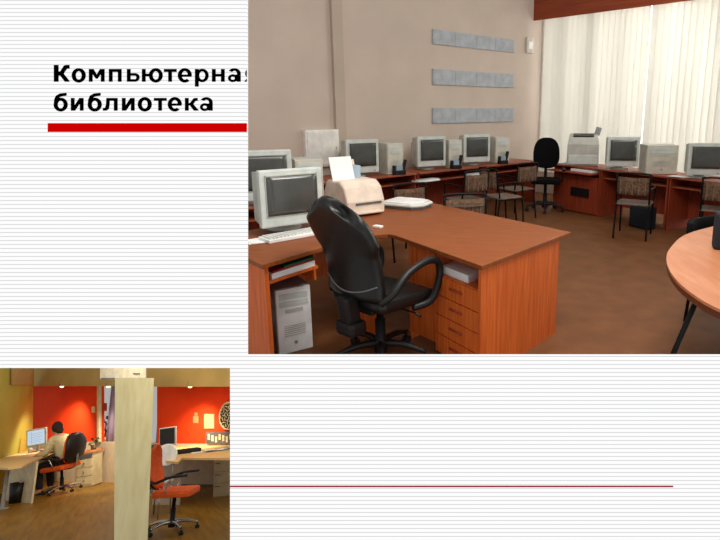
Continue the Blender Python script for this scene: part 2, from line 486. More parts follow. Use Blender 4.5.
# vertical blinds: two sets, each slat its own part
slat_m = D.materials.new('blind_fabric'); slat_m.use_nodes = True
nt = slat_m.node_tree; bs = nt.nodes['Principled BSDF']; bs.inputs['Base Color'].default_value = (0.90, 0.89, 0.85, 1); bs.inputs['Roughness'].default_value = 0.9
tr = nt.nodes.new('ShaderNodeBsdfTranslucent'); tr.inputs[0].default_value = (0.93, 0.92, 0.87, 1)
mxs = nt.nodes.new('ShaderNodeMixShader'); mxs.inputs[0].default_value = 0.6
nt.links.new(bs.outputs[0], mxs.inputs[1]); nt.links.new(tr.outputs[0], mxs.inputs[2]); nt.links.new(mxs.outputs[0], nt.nodes['Material Output'].inputs[0])
gapL = (F1.W(643.5, 100, cor - n2 * 0.12, cor - n2 * 0.12 + w2d)); gapR = F1.W(645.8, 100, cor - n2 * 0.12, cor - n2 * 0.12 + w2d)
c0 = cor - n2 * 0.12
tg0 = (Vector((gapL.x, gapL.y, 0)) - c0).dot(w2d); tg1 = (Vector((gapR.x, gapR.y, 0)) - c0).dot(w2d)
zb = F1.V(533, 21, cor)
for (t0, t1, lab) in ((0.15, tg0, 'cream vertical blinds between the plaster wall corner and the narrow bright gap'),
                      (tg1, Lw - 0.05, 'cream vertical blinds right of the narrow bright gap, running to the right edge')):
    mid = c0 + w2d * ((t0 + t1) / 2)
    bl = thing('vertical_blinds', lab, 'blinds', F1, (mid.x, mid.y, 0.0), ang, 'vertical blinds over the windows')
    MB().box((0, 0, 3.62), (t1 - t0, 0.05, 0.05)).build('headrail', M['frame_w'], bl)
    n = max(4, int((t1 - t0) / 0.098)); st = (t1 - t0) / n
    sm = MB().box((0, 0, 2.02), (0.116, 0.002, 3.16)).build('slat', slat_m, bl)
    for k in range(n):
        s2 = sm if k == 0 else sm.copy()
        if k: COL.objects.link(s2); s2.parent = bl
        s2.location = (-(t1 - t0) / 2 + st * (k + 0.5), 0, 0); s2.rotation_euler = (0, 0, R(random.uniform(14, 38)))
# brown wooden valance in front of the head of the blinds
va = c0 - n2 * 0.12
A = F1.W(533, 21, va, va + w2d); Bv = F1.W(683, 1.5, va, va + w2d)
T1 = F1.W(533, -14, va, va + w2d)
B3 = F1.W(796, -12, va, va + w2d); T3 = Vector((B3.x, B3.y, T1.z))
vl = MB().slab([A, Bv, B3, T3, Vector((A.x, A.y, T1.z))], -n2 * 0.03).build('wooden_valance', M['valance'])
tag(vl, 'red-brown wooden valance board above the vertical blinds', 'valance')

# wall grilles
for (yy, lab) in (((29, 45, 52, 40), 'long pale grey wall grille, highest of the three on the plaster wall'),
                  ((69, 85, 87.5, 74), 'long pale grey wall grille, middle of the three on the plaster wall'),
                  ((108, 123.5, 121.5, 108), 'long pale grey wall grille, lowest of the three, just above the monitors')):
    off = -n43 * 0.002
    wa, wb = wallA + off, wallB + off
    P0, P1, P2, P3 = F1.W(432, yy[0], wa, wb), F1.W(432, yy[1], wa, wb), F1.W(513, yy[2], wa, wb), F1.W(513, yy[3], wa, wb)
    zt = (P0.z + P3.z) / 2; zl = (P1.z + P2.z) / 2
    Lg = (Vector((P2.x, P2.y)) - Vector((P1.x, P1.y))).length
    t = thing('wall_grille', lab, 'vent', F1, ((P1.x + P2.x) / 2, (P1.y + P2.y) / 2, zl), R(43), 'wall grilles')
    MB().box((0, -0.012, (zt - zl) / 2), (Lg, 0.024, zt - zl)).build('backing', M['vent'], t)
    mm = MB(); hh = zt - zl
    for k in range(7): mm.box((0, -0.028, hh * (k + 0.5) / 7), (Lg - 0.03, 0.006, hh / 7 * 0.55))
    mm.build('louvres', M['vent_dk'], t)
    for x in (-Lg / 4, 0, Lg / 4): MB().box((x, -0.026, hh / 2), (0.012, 0.012, hh)).build('divider', M['vent'], t)
A = F1.W(528.5, 45.5, wallA - n43 * 0.001, wallB - n43 * 0.001)
t = thing('wall_control_box', 'small cream square control box high on the plaster wall near the blinds', 'control box', F1, A, R(43))
MB().box((0, -0.025, 0), (0.20, 0.05, 0.27), bev=0.008).build('case', M['beige'], t)
MB().box((0, -0.052, 0.0), (0.11, 0.008, 0.13)).build('cover_plate', M['white'], t)
A = F1.W(320, 148, wallA - n43 * 0.001, wallB - n43 * 0.001)
t = thing('electrical_cabinet', 'pale grey flat electrical cabinet on the left wall above the white paper', 'electrical cabinet', F1, (A.x, A.y, A.z), R(43))
MB().box((0, -0.04, 0), (0.52, 0.08, 0.50)).build('case', M['frame_w'], t, bevel=0.005)
dr = MB().box((0, -0.088, 0), (0.47, 0.012, 0.45)).build('door', M['frame_w'], t, bevel=0.004)
MB().box((0.2, -0.1, 0), (0.012, 0.012, 0.03)).build('latch', M['crt_side'], dr)


# ================================================================== BUILDERS
def crt(F, pos, rz, label, w=0.41, screen=None, group='cathode-ray monitors', tilt=0.0, hr=0.93):
    h = w * hr; t = thing('crt_monitor', label, 'monitor', F, pos, rz, group)
    MB().lathe([(0.13, 0), (0.135, 0.012), (0.07, 0.03), (0.06, 0.06)], (0, 0.2, 0), 20).build('stand', M['crt'], t)
    z0 = 0.055
    rot = rx3(-tilt)
    MB().box((0, 0.03, z0 + h / 2), (w, 0.06, h), rot, bev=0.012).build('bezel', M['crt'], t)
    mm = MB(); mm.box((0, 0.14, z0 + h / 2), (w * 0.95, 0.18, h * 0.94), rot, taper=(0.92, 0.92))
    mm.box((0, 0.31, z0 + h / 2 - 0.01), (w * 0.8, 0.2, h * 0.78), rot, taper=(0.72, 0.7), bev=0.01)
    mm.build('housing', M['crt_side'], t)
    sw, sh = w * 0.80, h * 0.68; zc = z0 + h * 0.55
    def f(u, v):
        x = (u - 0.5) * sw; z = (v - 0.5) * sh
        return (x, -0.006 - 0.010 * (1 - (2 * u - 1) ** 2) * (1 - (2 * v - 1) ** 2), zc + z)
    MB().grid(8, 8, f, -0.008).build('screen', screen or M['glass'], t)
    mm = MB()
    for s in (-1, 1): mm.box((s * (sw / 2 + 0.004), -0.004, zc), (0.008, 0.008, sh + 0.016)); mm.box((0, -0.004, zc + s * (sh / 2 + 0.004)), (sw + 0.016, 0.008, 0.008))
    mm.build('screen_rim', M['crt_side'], t)
    MB().lathe([(0.009, 0), (0.009, 0.006)], (w * 0.36, -0.001, z0 + 0.028), 10, m=Matrix.Rotation(R(90), 4, 'X')).build('power_button', M['grey'], t)
    return t


def tower(F, pos, rz, label, w=0.2, h=0.42, d=0.42, m_='beige', group='computer towers', cat='computer tower'):
    t = thing('computer_tower', label, cat, F, pos, rz, group)
    MB().box((0, d / 2, h / 2), (w, d - 0.02, h), bev=0.006).build('case', M['crt_side'] if m_ == 'beige' else M['grey'], t)
    MB().box((0, 0.0, h / 2), (w * 0.98, 0.03, h * 0.99), bev=0.006).build('front_panel', M['white'] if m_ != 'beige' else M['beige'], t)
    for k in range(2):
        MB().box((0, -0.017, h * (0.88 - 0.11 * k)), (w * 0.8, 0.006, 0.040), bev=0.002).build('drive_bay', M['crt'], t)
    MB().box((0, -0.017, h * 0.66), (w * 0.5, 0.006, 0.025)).build('floppy_slot', M['crt_side'], t)
    MB().lathe([(0.012, 0), (0.012, 0.008)], (0, -0.016, h * 0.16), 12, m=Matrix.Rotation(R(90), 4, 'X')).build('power_button', M['grey'], t)
    mm = MB()
    for k in range(6): mm.box((0, -0.017, h * 0.28 + k * 0.014), (w * 0.6, 0.004, 0.005))
    mm.build('air_slots', M['crt_side'], t)
    return t


def keyboard(F, pos, rz, label, group='keyboards', w=0.44):
    t = thing('keyboard', label, 'keyboard', F, pos, rz, group)
    MB().box((0, 0, 0.013), (w, 0.16, 0.024), bev=0.005).build('base', M['white'], t)
    mm = MB()
    for j in range(5):
        for i in range(15):
            mm.box((-w / 2 + 0.028 + i * (w - 0.055) / 14, -0.055 + j * 0.027, 0.029), (0.021, 0.020, 0.010))
    mm.build('keys', M['key'], t)
    return t


def tube_chair(F, pos, rz, label, group='black tube-frame chairs', proto=None):
    if proto: return dup(proto, F, pos, rz, label, group)
    t = thing('tube_frame_chair', label, 'chair', F, pos, rz, group)
    # front is -y; back at +y
    for s in (-1, 1):
        x = s * 0.2
        MB().tube(spline([(x, 0.24, 0), (x, 0.20, 0.25), (x, 0.18, 0.45), (x, 0.22, 0.68), (x, 0.24, 0.82)], 4), 0.012).build('rear_leg', M['tube'], t)
        MB().tube(spline([(x, -0.24, 0), (x, -0.22, 0.3), (x, -0.20, 0.43)], 4), 0.012).build('front_leg', M['tube'], t)
        MB().tube([(x, -0.2, 0.43), (x, 0.18, 0.43)], 0.011).build('seat_rail', M['tube'], t)
        MB().tube(spline([(x * 1.0, -0.2, 0.43), (x * 1.12, -0.18, 0.62), (x * 1.12, -0.1, 0.66), (x * 1.12, 0.1, 0.66), (x, 0.21, 0.64)], 4), 0.010).build('arm_rail', M['tube'], t)
    MB().tube(spline([(-0.2, 0.24, 0.82), (-0.17, 0.245, 0.85), (0.17, 0.245, 0.85), (0.2, 0.24, 0.82)], 5), 0.012).build('top_rail', M['tube'], t)
    MB().tube([(-0.2, -0.2, 0.43), (0.2, -0.2, 0.43)], 0.011).build('front_rail', M['tube'], t)
    MB().grid(4, 4, lambda u, v: ((u - 0.5) * 0.42, (v - 0.5) * 0.40 - 0.01, 0.458 - 0.02 * math.sin(math.pi * v) * math.sin(math.pi * u)), 0.02).build('seat', M['seatwood'], t)
    b = MB().grid(6, 4, lambda u, v: ((u - 0.5) * 0.375, 0.225 + 0.03 * math.sin(math.pi * u), 0.58 + v * 0.22), 0.012).build('backrest', M['weave'], t)
    mm = MB()
    for k in range(5): mm.box((-0.15 + k * 0.075, 0.232 + 0.03 * math.sin(math.pi * (0.1 + 0.2 * k)), 0.69), (0.010, 0.018, 0.21))
    for k in range(2): mm.box((0, 0.225, 0.64 + k * 0.1), (0.37, 0.012, 0.010))
    mm.build('lattice', M['seatwood'], b)
    return t


def star_base(t, m_, r=0.3, zc=0.09, seg_m=None, n=5, rot=0.0, colm=None, seat_z=0.42):
    for k in range(n):
        a = rot + 2 * math.pi * k / n; c, s = math.cos(a), math.sin(a)
        lg = MB().tube(spline([(0.02 * c, 0.02 * s, zc + 0.03), (r * 0.5 * c, r * 0.5 * s, zc + 0.035), (r * c, r * s, zc - 0.005)], 4),
                       [0.026] * 3 + [0.022] * 3 + [0.017] * 3).build('base_leg', m_, t)
        mm = MB()
        for sd in (-1, 1):
            mm.lathe([(0.027, -0.009), (0.027, 0.009)], (r * c - s * 0.014 * sd, r * s + c * 0.014 * sd, 0.028), 12,
                     m=Matrix.Rotation(a, 4, 'Z') @ Matrix.Rotation(R(90), 4, 'X'))
        mm.tube([(r * c, r * s, 0.03), (r * c, r * s, zc)], 0.008)
        mm.build('caster', M['black'], lg)
    MB().lathe([(0.045, zc - 0.03), (0.045, zc + 0.05), (0.034, zc + 0.055), (0.034, zc + 0.2), (0.024, zc + 0.2), (0.024, seat_z)], (0, 0, 0), 16).build('gas_column', colm or M['black'], t)


# ---------------------------------------------------------------- the near L-shaped desk
Nn, Rr = F1.P(482, 266, .75), F1.P(571, 232, .75)
Lc = F1.P(403, 238, .75)
back1 = F1.P(433, 203, .75)
W1, W2, W3 = F1.P(262, 265, .75), F1.P(313, 250, .75), F1.P(362, 235.5, .75)
cv = [F1.P(378, 235, .75), F1.P(388, 234.0, .75), F1.P(396, 235.5, .75)]
Wl = F1.P(247, 258, .75)
endd = (Wl - W1).normalized()
wdir = (W3 - W1).normalized()
Wend = W1 + endd * 0.85
bk = (back1 - Rr).normalized()
BC = back1 + bk * 0.55
Wb = Wend + wdir * 1.55
poly = [Nn, Rr, back1, BC, Wb, Wend, W1, W2, W3] + cv + [Lc]
O = Vector((Nn.x, Nn.y, 0))
desk = thing('corner_desk', 'large orange-brown L-shaped desk with drawers in the foreground', 'desk', F1, O)
rel = lambda p: (p.x - O.x, p.y - O.y)
MB().prism([rel(p) for p in poly], 0.722, 0.75).build('desktop', M['wood_top'], desk, bevel=0.003)
eL = (Lc - Nn).normalized(); eR = (Rr - Nn).normalized()
inR = Vector((eL.x, eL.y, 0))


def plate(A, B, z0, z1, th, name, m_, parent=desk):
    return MB().slab([(A.x - O.x, A.y - O.y, z0), (B.x - O.x, B.y - O.y, z0), (B.x - O.x, B.y - O.y, z1), (A.x - O.x, A.y - O.y, z1)], th).build(name, m_, parent)


N0 = Nn + eL * 0.015 + eR * 0.012
plate(N0, Nn + eR * 0.99 + eL * 0.015, 0, 0.722, eL * 0.025, 'side_panel', M['wood_side'])
# drawer cabinet
c0_ = Nn + eL * 0.045 + eR * 0.03; c1_ = Nn + eL * 0.50 + eR * 0.03
plate(c0_ + eR * 0.012, c1_ + eR * 0.012, 0.02, 0.575, eR * 0.5, 'drawer_cabinet', M['wood_side'])
plate(c0_ + eR * 0.06, c1_ + eR * 0.06, 0.70, 0.722, eR * 0.45, 'shelf_top', M['wood_side'])
plate(c1_, c1_ + eR * 0.5, 0.575, 0.722, eL * 0.018, 'shelf_side', M['wood_side'])
for k in range(4):
    z0 = 0.03 + k * 0.136
    d_ = plate(c0_ + eL * 0.004, c1_ - eL * 0.004, z0, z0 + 0.128, eR * 0.014, 'drawer', M['wood_side'])
    mid = (c0_ + c1_) / 2 - eR * 0.012
    pa, pb = mid - eL * 0.06, mid + eL * 0.06
    mm = MB(); mm.tube([(p.x - O.x, p.y - O.y, z0 + 0.075) for p in (pa + eR * .02, pa, pb, pb + eR * .02)], 0.006)
    mm.build('handle', M['wood_dark'], d_)
# recessed door panel left of the drawers and its neighbours
plate(c1_ + eL * 0.02 + eR * 0.03, Nn + eL * 0.80 + eR * 0.03, 0.06, 0.722, eR * 0.02, 'knee_panel', M['wood_side'])
plate(Nn + eL * 0.80 + eR * 0.03, Nn + eL * 0.80 + eR * 0.65, 0.0, 0.722, eL * 0.02, 'inner_panel', M['wood_side'])
pc = F1.P(374, 238, .75)
plate(Vector((pc.x, pc.y, 0)), Vector((pc.x, pc.y, 0)) + n43 * 0.5, 0, 0.722, e43 * 0.022, 'inner_panel', M['wood_side'])
# wing: end panel, back panel, shelf
wp = W1 + wdir * 0.03 + endd * 0.03
plate(wp, wp + endd * 0.78, 0, 0.722, wdir * 0.03, 'end_panel', M['wood_side'])
plate(wp + endd * 0.70 + wdir * 0.03, wp + endd * 0.70 + wdir * 1.35, 0.25, 0.722, endd * 0.02, 'modesty_panel', M['wood_side'])
shp = W1 + wdir * 0.06 + endd * 0.05
MB().prism([rel(p) for p in (shp, shp + wdir * 0.42, shp + wdir * 0.42 + endd * 0.36, shp + endd * 0.36)], 0.60, 0.618).build('keyboard_shelf', M['wood_side'], desk)
plate(shp + wdir * 0.42 + endd * 0.06, shp + wdir * 0.42 + endd * 0.4, 0.5, 0.722, wdir * 0.02, 'shelf_support', M['wood_side'])

# papers in the open shelf above the drawers
sp0 = Nn + eL * 0.19 + eR * 0.07
t = MB().prism([(p.x, p.y) for p in (sp0, sp0 + eL * 0.28, sp0 + eL * 0.28 + eR * 0.2, sp0 + eR * 0.2)], 0.5755, 0.625).build('paper_stack', M['paper'])
tag(t, 'white paper stack in the open slot above the desk drawers', 'paper stack')
# things on the keyboard shelf
a_ = shp + wdir * 0.04 + endd * 0.0
for (z0, z1, mm_, lab, nm, ct, o_) in ((0.6185, 0.655, 'paper', 'thick white book on the shelf under the left desk wing', 'thick_book', 'book', 0.0),
                         (0.656, 0.668, 'red', 'thin red folder lying on the white book under the desk wing', 'thin_folder', 'folder', 0.01),
                         (0.669, 0.680, 'green', 'thin green folder, topmost on the shelf under the desk wing', 'thin_folder', 'folder', 0.10)):
    b_ = a_ + wdir * o_ + endd * 0.012
    x = MB().prism([(p.x, p.y) for p in (b_, b_ + wdir * (0.36 - o_), b_ + wdir * (0.36 - o_) + endd * 0.22, b_ + endd * 0.22)], z0, z1).build(nm, M[mm_])
    tag(x, lab, ct)

# monitor, keyboard, papers on the wing
mp = (F1.P(264, 237, .75) + F1.P(323, 228, .75)) / 2
crt(F1, (mp.x, mp.y, 0.75), R(38), 'big pale grey cathode-ray monitor on the near desk, behind the black armchair', w=0.475, hr=0.87)
kp = F1.P(293, 237, .75)
keyboard(F1, (kp.x, kp.y, 0.7505), R(44), 'white keyboard in front of the big monitor on the near desk', w=0.44)
pp = F1.P(262, 241, .75)
t = thing('paper_sheets', 'loose white sheets beside the keyboard at the left edge of the near desk', 'papers', F1, (pp.x, pp.y, 0.7505), R(30))
for k in range(2): MB().box((0.01 * k, 0.012 * k, 0.002 + 0.003 * k), (0.2, 0.14, 0.0025), rz3(R(9 * k))).build('sheet', M['paper'], t)

# computer tower under the wing
tp = (F1.P(276, 356) + F1.P(315, 346)) / 2
tt = tower(F1, (tp.x, tp.y, 0.0), R(34), 'tall white computer tower on the floor under the left desk wing', w=0.245, h=0.465, d=0.40, m_='white')
t = thing('cable_bundle', 'dark tangled cables with a grey plug on the floor at the left edge', 'cables', F1, F1.P(253, 350) + Vector((0, 0, 0.0)))
mm = MB()
for k in range(6):
    a = k * 1.1; mm.tube(spline([(0.06 * math.cos(a + j * 1.3), 0.05 * math.sin(a + j * 1.7) , 0.02 + 0.03 * j + 0.01 * k) for j in range(4)], 4), 0.008, 6)
mm.build('wires', M['black'], t)
MB().box((0.0, -0.03, 0.15), (0.05, 0.04, 0.035), bev=0.006).build('plug', M['grey'], t)

# fax machine with paper
fp = (F1.P(357, 218, .75) + F1.P(388, 211, .75)) / 2
fx = thing('fax_printer', 'cream laser printer with a tray of white paper on the near desk', 'printer', F1, (fp.x - 0.05, fp.y - 0.02, 0.7505), R(38))
prof = [(0.0, 0.0), (0.0, 0.12), (0.05, 0.235), (0.13, 0.285), (0.36, 0.285), (0.42, 0.2), (0.42, 0.0)]
mm = MB()
W_ = 0.37
mm._add([(-W_ / 2, y, z) for y, z in prof] + [(W_ / 2, y, z) for y, z in prof],
        [list(range(7)), list(range(7, 14))[::-1]] + [[i, 7 + i, 7 + (i + 1) % 7, (i + 1) % 7] for i in range(7)])
bmesh.ops.recalc_face_normals(mm.bm, faces=mm.bm.faces[:])
mm.build('case', M['fax'], fx, bevel=0.018)
MB().box((0.02, -0.004, 0.10), (0.25, 0.012, 0.016)).build('paper_slot', M['dgrey'], fx)
MB().box((0.0, -0.035, 0.03), (0.26, 0.07, 0.014), bev=0.004).build('output_tray', M['fax'], fx)
MB().box((-0.05, 0.30, 0.345), (0.24, 0.012, 0.22), rx3(R(-18)), bev=0.003).build('paper_tray', M['fax'], fx)
t = MB().box((-0.075, 0.275, 0.355), (0.215, 0.006, 0.26), rx3(R(-18))).build('paper_sheets', M['paper'])
t.matrix_world = fx.matrix_world.copy(); tag(t, 'white paper standing upright in the cream printer', 'paper')
t = MB().box((0.06, 0.285, 0.325), (0.10, 0.006, 0.16), rx3(R(-18)) @ Matrix.Rotation(R(10), 3, 'Y')).build('paper_card', M['paper_blue'])
t.matrix_world = fx.matrix_world.copy(); tag(t, 'small blue-grey card beside the upright white paper on the printer', 'card')
# flat white device
sp_ = F1.P(408, 206.5, .75)
sc_ = thing('flat_scanner', 'flat rounded white scanner on the near desk right of the printer', 'scanner', F1, (sp_.x, sp_.y, 0.7505), R(-25))
pl = [(-.21, -.17), (.12, -.17), (.20, -.09), (.20, .09), (.12, .17), (-.21, .17)]
MB().prism(pl, 0.0, 0.022).build('base', M['dgrey'], sc_, bevel=0.005)
MB().prism([(x * 1.06, y * 1.06) for x, y in pl], 0.022, 0.05).build('body', M['crt'], sc_, bevel=0.012)
MB().prism([(x * 0.85, y * 0.85) for x, y in pl], 0.05, 0.060).build('lid', M['white'], sc_, bevel=0.006)
sb = F1.P(380, 232, .75)
sb = F1.P(378, 227.5, .75)
t = MB().box((0, 0, 0.008), (0.07, 0.045, 0.016), bev=0.003).build('eraser', M['paper']); t.matrix_world = Matrix.Translation((sb.x, sb.y, .7505)) @ Matrix.Rotation(R(-30), 4, 'Z')
tag(t, 'small white block on the desk edge below the printer', 'eraser')

# ---------------------------------------------------------------- black leather armchair, local +x = forward
hub = Vector((-0.395, 3.35, 0))
AL = R(50)
ch = thing('office_armchair', 'black leather swivel armchair with looped armrests at the near desk', 'armchair', F1, hub, AL)
star_base(ch, M['black'], r=0.31, rot=R(10), seat_z=0.40)
sm_ = MB(); sm_.box((0.04, 0, 0.445), (0.50, 0.50, 0.10), bev=0.045)
for v in sm_.bm.verts:
    if v.co.x > 0.15: v.co.z -= (v.co.x - 0.15) * 0.18
    v.co.z += 0.35 * max(0, abs(v.co.y) - 0.12) * 0.5
sm_.build('seat', M['leather'], ch, subsurf=1)


def backfn(u, v):                                    # u across, v up; concave towards the sitter
    z = 0.50 + v * 0.67
    wv = 0.235 * (1.0 - 0.05 * math.cos(v * 3.1)) if v < 0.55 else 0.235 * math.sqrt(max(0.0, 1 - ((v - 0.55) / 0.47) ** 4.0)) * 0.94 + 0.045
    y = (u - 0.5) * 2 * wv
    x = -0.20 - 0.16 * v + 0.05 * math.sin(v * 3.6) + 0.06 * ((u - 0.5) * 2) ** 2 * (1 - v)
    return (x, y, z - 0.06 * ((u - 0.5) * 2) ** 2 * v ** 4)


MB().grid(12, 16, lambda u, v: backfn(u, v), 0.075).build('backrest', M['leather'], ch, subsurf=1)
pts = [Vector(backfn(0.0 if k < 0 else 1.0, 0)) for k in ()]
rim = [Vector(backfn(u / 12, 0.10 + 0.0 * u)) + Vector((-0.09, 0, 0)) for u in range(13)]
edge = [Vector(backfn(1.0, v / 12)) for v in range(1, 12)][::-1]
bkp = MB().tube(spline([Vector(backfn(u / 8, 0.17 + 0.09 * (1 - (2 * u / 8 - 1) ** 2) * -1)) + Vector((-0.078, 0, 0)) for u in range(9)], 3), 0.005, 6)
bkp.build('piping', M['piping'], ch)
for s in (-1, 1):
    y = s * 0.275
    MB().tube(spline([(-0.20, s * 0.22, 0.50), (-0.15, y, 0.56), (-0.02, y, 0.655), (0.16, y, 0.70), (0.27, y, 0.665), (0.28, y, 0.56), (0.20, y, 0.43), (0.08, s * 0.22, 0.395)], 5), 0.024, 10).build('armrest', M['black'], ch)
mm = MB(); mm.box((-0.26, 0, 0.41), (0.10, 0.10, 0.24), Matrix.Rotation(R(-8), 3, 'Y'), bev=0.02); mm.box((-0.25, 0, 0.315), (0.13, 0.16, 0.09), bev=0.025)
mm.build('back_bracket', M['black'], ch)
MB().box((0, 0, 0.39), (0.30, 0.16, 0.04), bev=0.01).build('mechanism', M['black'], ch)
lv = MB().tube([(0.05, -0.08, 0.38), (0.09, -0.22, 0.36), (0.10, -0.27, 0.345)], [0.006, 0.006, 0.011]); lv.build('height_lever', M['black'], ch)

# ---------------------------------------------------------------- round table at right
tb = [(1.504, 3.452), (1.72, 3.768), (1.972, 4.0), (2.3, 4.2), (2.75, 4.25), (3.15, 4.0), (3.35, 3.5), (3.3, 2.9), (3.0, 2.4), (2.5, 2.12), (1.9, 2.02), (1.45, 2.08), (1.26, 2.30), (1.225, 2.60), (1.27, 2.9), (1.37, 3.2)]
tb = [(x + 0.02, y) for x, y in tb]
TC = Vector((2.3, 3.1, 0))
tbl = thing('round_table', 'rounded orange-brown table on thin black legs at the right edge', 'table', F1, TC)
out = [(p.x - TC.x, p.y - TC.y) for p in spline([(x, y, 0) for x, y in tb], 5, True)]
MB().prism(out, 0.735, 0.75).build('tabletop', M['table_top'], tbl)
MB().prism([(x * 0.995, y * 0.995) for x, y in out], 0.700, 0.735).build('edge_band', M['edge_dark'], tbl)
for (a, b) in (((696, 296), (673, 356)),):
    p0 = F1.P(a[0], a[1] + 2, 0.70); 
l0 = F1.P(697, 299, 0.70); l1 = F1.P(671, 361, 0.0)
def legt(a, b): MB().tube([(a[0] - TC.x, a[1] - TC.y, 0.70), (b[0] - TC.x, b[1] - TC.y, 0.0)], 0.014).build('leg', M['tube'], tbl)
lt0, lt1 = F1.P(697, 299, 0.70), F1.P(650, 407, 0.0)
legt((lt0.x, lt0.y), (lt1.x, lt1.y))
lt0, lt1 = F1.P(720, 312, 0.70), F1.P(700, 372, 0.0)
legt((2.0, 3.3), (1.92, 3.42))
legt((2.9, 3.9), (3.0, 4.1)); legt((2.9, 2.7), (3.05, 2.5))
# dark bag on the table at the frame edge
bp_ = F1.P(724, 252, .75)
t = thing('dark_bag', 'dark navy bag standing on the round table at the right edge', 'bag', F1, (bp_.x + 0.04, bp_.y + 0.02, 0.7505), R(-20))
MB().box((0, 0.06, 0.12), (0.18, 0.12, 0.24), bev=0.02).build('body', M['navy'], t)
MB().tube(spline([(-0.04, 0.06, 0.235), (-0.03, 0.06, 0.30), (0.03, 0.06, 0.30), (0.04, 0.06, 0.235)], 5), 0.007).build('strap', M['black'], t)

# ---------------------------------------------------------------- desk row along the plaster wall
def row_desk(A, d, L, label, depth=0.66, h=0.75, group='desks along the plaster wall', front_t=0.0, shelf=True):
    ang_ = math.atan2(d.y, d.x)
    t = thing('computer_desk', label, 'desk', F1, (A.x, A.y, 0), ang_, group)
    MB().box((L / 2, depth / 2, h - 0.0125), (L, depth, 0.025)).build('desktop', M['wood_darktop'], t, bevel=0.003)
    for x in (0.012, L - 0.012): MB().box((x, depth / 2 + 0.01, (h - 0.025) / 2), (0.022, depth - 0.05, h - 0.025)).build('side_panel', M['wood_dark'], t)
    MB().box((L / 2, depth - 0.1, 0.42), (L - 0.05, 0.018, 0.60)).build('back_panel', M['wood_dark'], t)
    if shelf: MB().box((L / 2, depth / 2 - 0.06, h - 0.145), (L - 0.05, depth - 0.25, 0.018)).build('keyboard_shelf', M['wood_darktop'], t)
    return t


e_row = e43
r0 = Vector((rowp.x, rowp.y, 0))
names = ['second from the window corner', 'third', 'x']
segs = [(1.45, 1.35, 'red-brown computer desk in the plaster wall row nearest the window corner'),
        (0.03, 1.38, 'red-brown computer desk under the monitor below the left ends of the wall grilles'),
        (-1.36, 1.35, 'red-brown computer desk in the plaster wall row behind the flat scanner'),
        (-2.75, 1.35, 'red-brown computer desk in the plaster wall row behind the cream printer')]
for (s0, L, lab) in segs: row_desk(r0 + e_row * s0, e_row, L, lab)


def on_row(px, back=0.12):                          # where the image column meets the row, set back from the edge
    p = F1.W(px, 160, r0 + n43 * back, r0 + n43 * back + e_row); return Vector((p.x, p.y, 0.7505))


for (px, lab, rr) in ((363, 'cathode-ray monitor just behind the upright paper of the cream printer', 34),
                  (432, 'cathode-ray monitor under the left ends of the wall grilles', 30),
                  (477, 'cathode-ray monitor under the right half of the wall grilles', 24)):
    crt(F1, on_row(px, 0.14), R(rr), lab, w=0.475)
for (px, lab, rr) in ((395, 'beige computer tower on the desk row behind the flat scanner', 40),
                  (455, 'narrow beige computer tower between the two monitors below the wall grilles', 24),
                  (502, 'beige computer tower at the corner end of the plaster wall row', 24)):
    tower(F1, on_row(px, 0.12), R(rr), lab, w=0.27 if px != 455 else 0.22, h=0.43, d=0.36)
for (px, lab) in ((399, 'dark phone cradle in front of the tower behind the flat scanner'),
                  (456, 'dark phone cradle in front of the narrow tower below the grilles'),
                  (503, 'dark phone cradle at the corner end of the plaster wall row')):
    t = thing('speaker_stand', lab, 'cradle', F1, on_row(px, 0.03), R(35), 'dark cradles by the towers')
    mm = MB(); mm.box((0, 0.0, 0.03), (0.18, 0.08, 0.06), bev=0.01); mm.box((-0.08, 0, 0.09), (0.03, 0.05, 0.08), bev=0.008); mm.box((0.08, 0, 0.12), (0.035, 0.05, 0.17), Matrix.Rotation(R(14), 3, 'Y'), bev=0.008)
    mm.build('body', M['black'], t)
    MB().box((0.0, -0.005, 0.09), (0.10, 0.02, 0.07)).build('note_card', M['paper_blue'], t)
for (px, lab) in ((426, 'keyboard on the wall row desk under the left grille ends'), (478, 'keyboard on the wall row desk nearest the window corner')):
    p = on_row(px, 0.02); sh = 0.0
    keyboard(F1, (p.x, p.y, 0.614), R(43), lab, w=0.42)
    
# second monitor and box behind the near monitor, on their own desk
m2 = F1.P(264, 147, 1.28)
dk = row_desk(Vector((-2.35, 4.55, 0)), Vector((math.cos(R(34)), math.sin(R(34)), 0)), 1.7, 'red-brown desk hidden behind the big near monitor', group=None)
crt(F1, (-1.62, 4.98, 0.7505), R(24), 'dark-screened monitor partly hidden behind the big near monitor', w=0.50)
bx = F1.P(303, 148, 1.17)
tower(F1, (-1.28, 5.27, 0.7505), R(22), 'beige box-shaped computer case behind the big near monitor', w=0.27, h=0.41, d=0.34)

# chairs in front of the wall row
cp = tube_chair(F1, F1.P(402, 246) , R(176 + 0), 'black tube-frame chair directly behind the flat scanner')
proto = cp


def chair_at(px_mid, top_y, seat_frac, rz, label, d):
    # d: distance along the view; top of chair 0.85
    p = F1.P(px_mid, top_y, 0.86)
    return tube_chair(F1, (p.x, p.y, 0), rz, label, proto=proto)


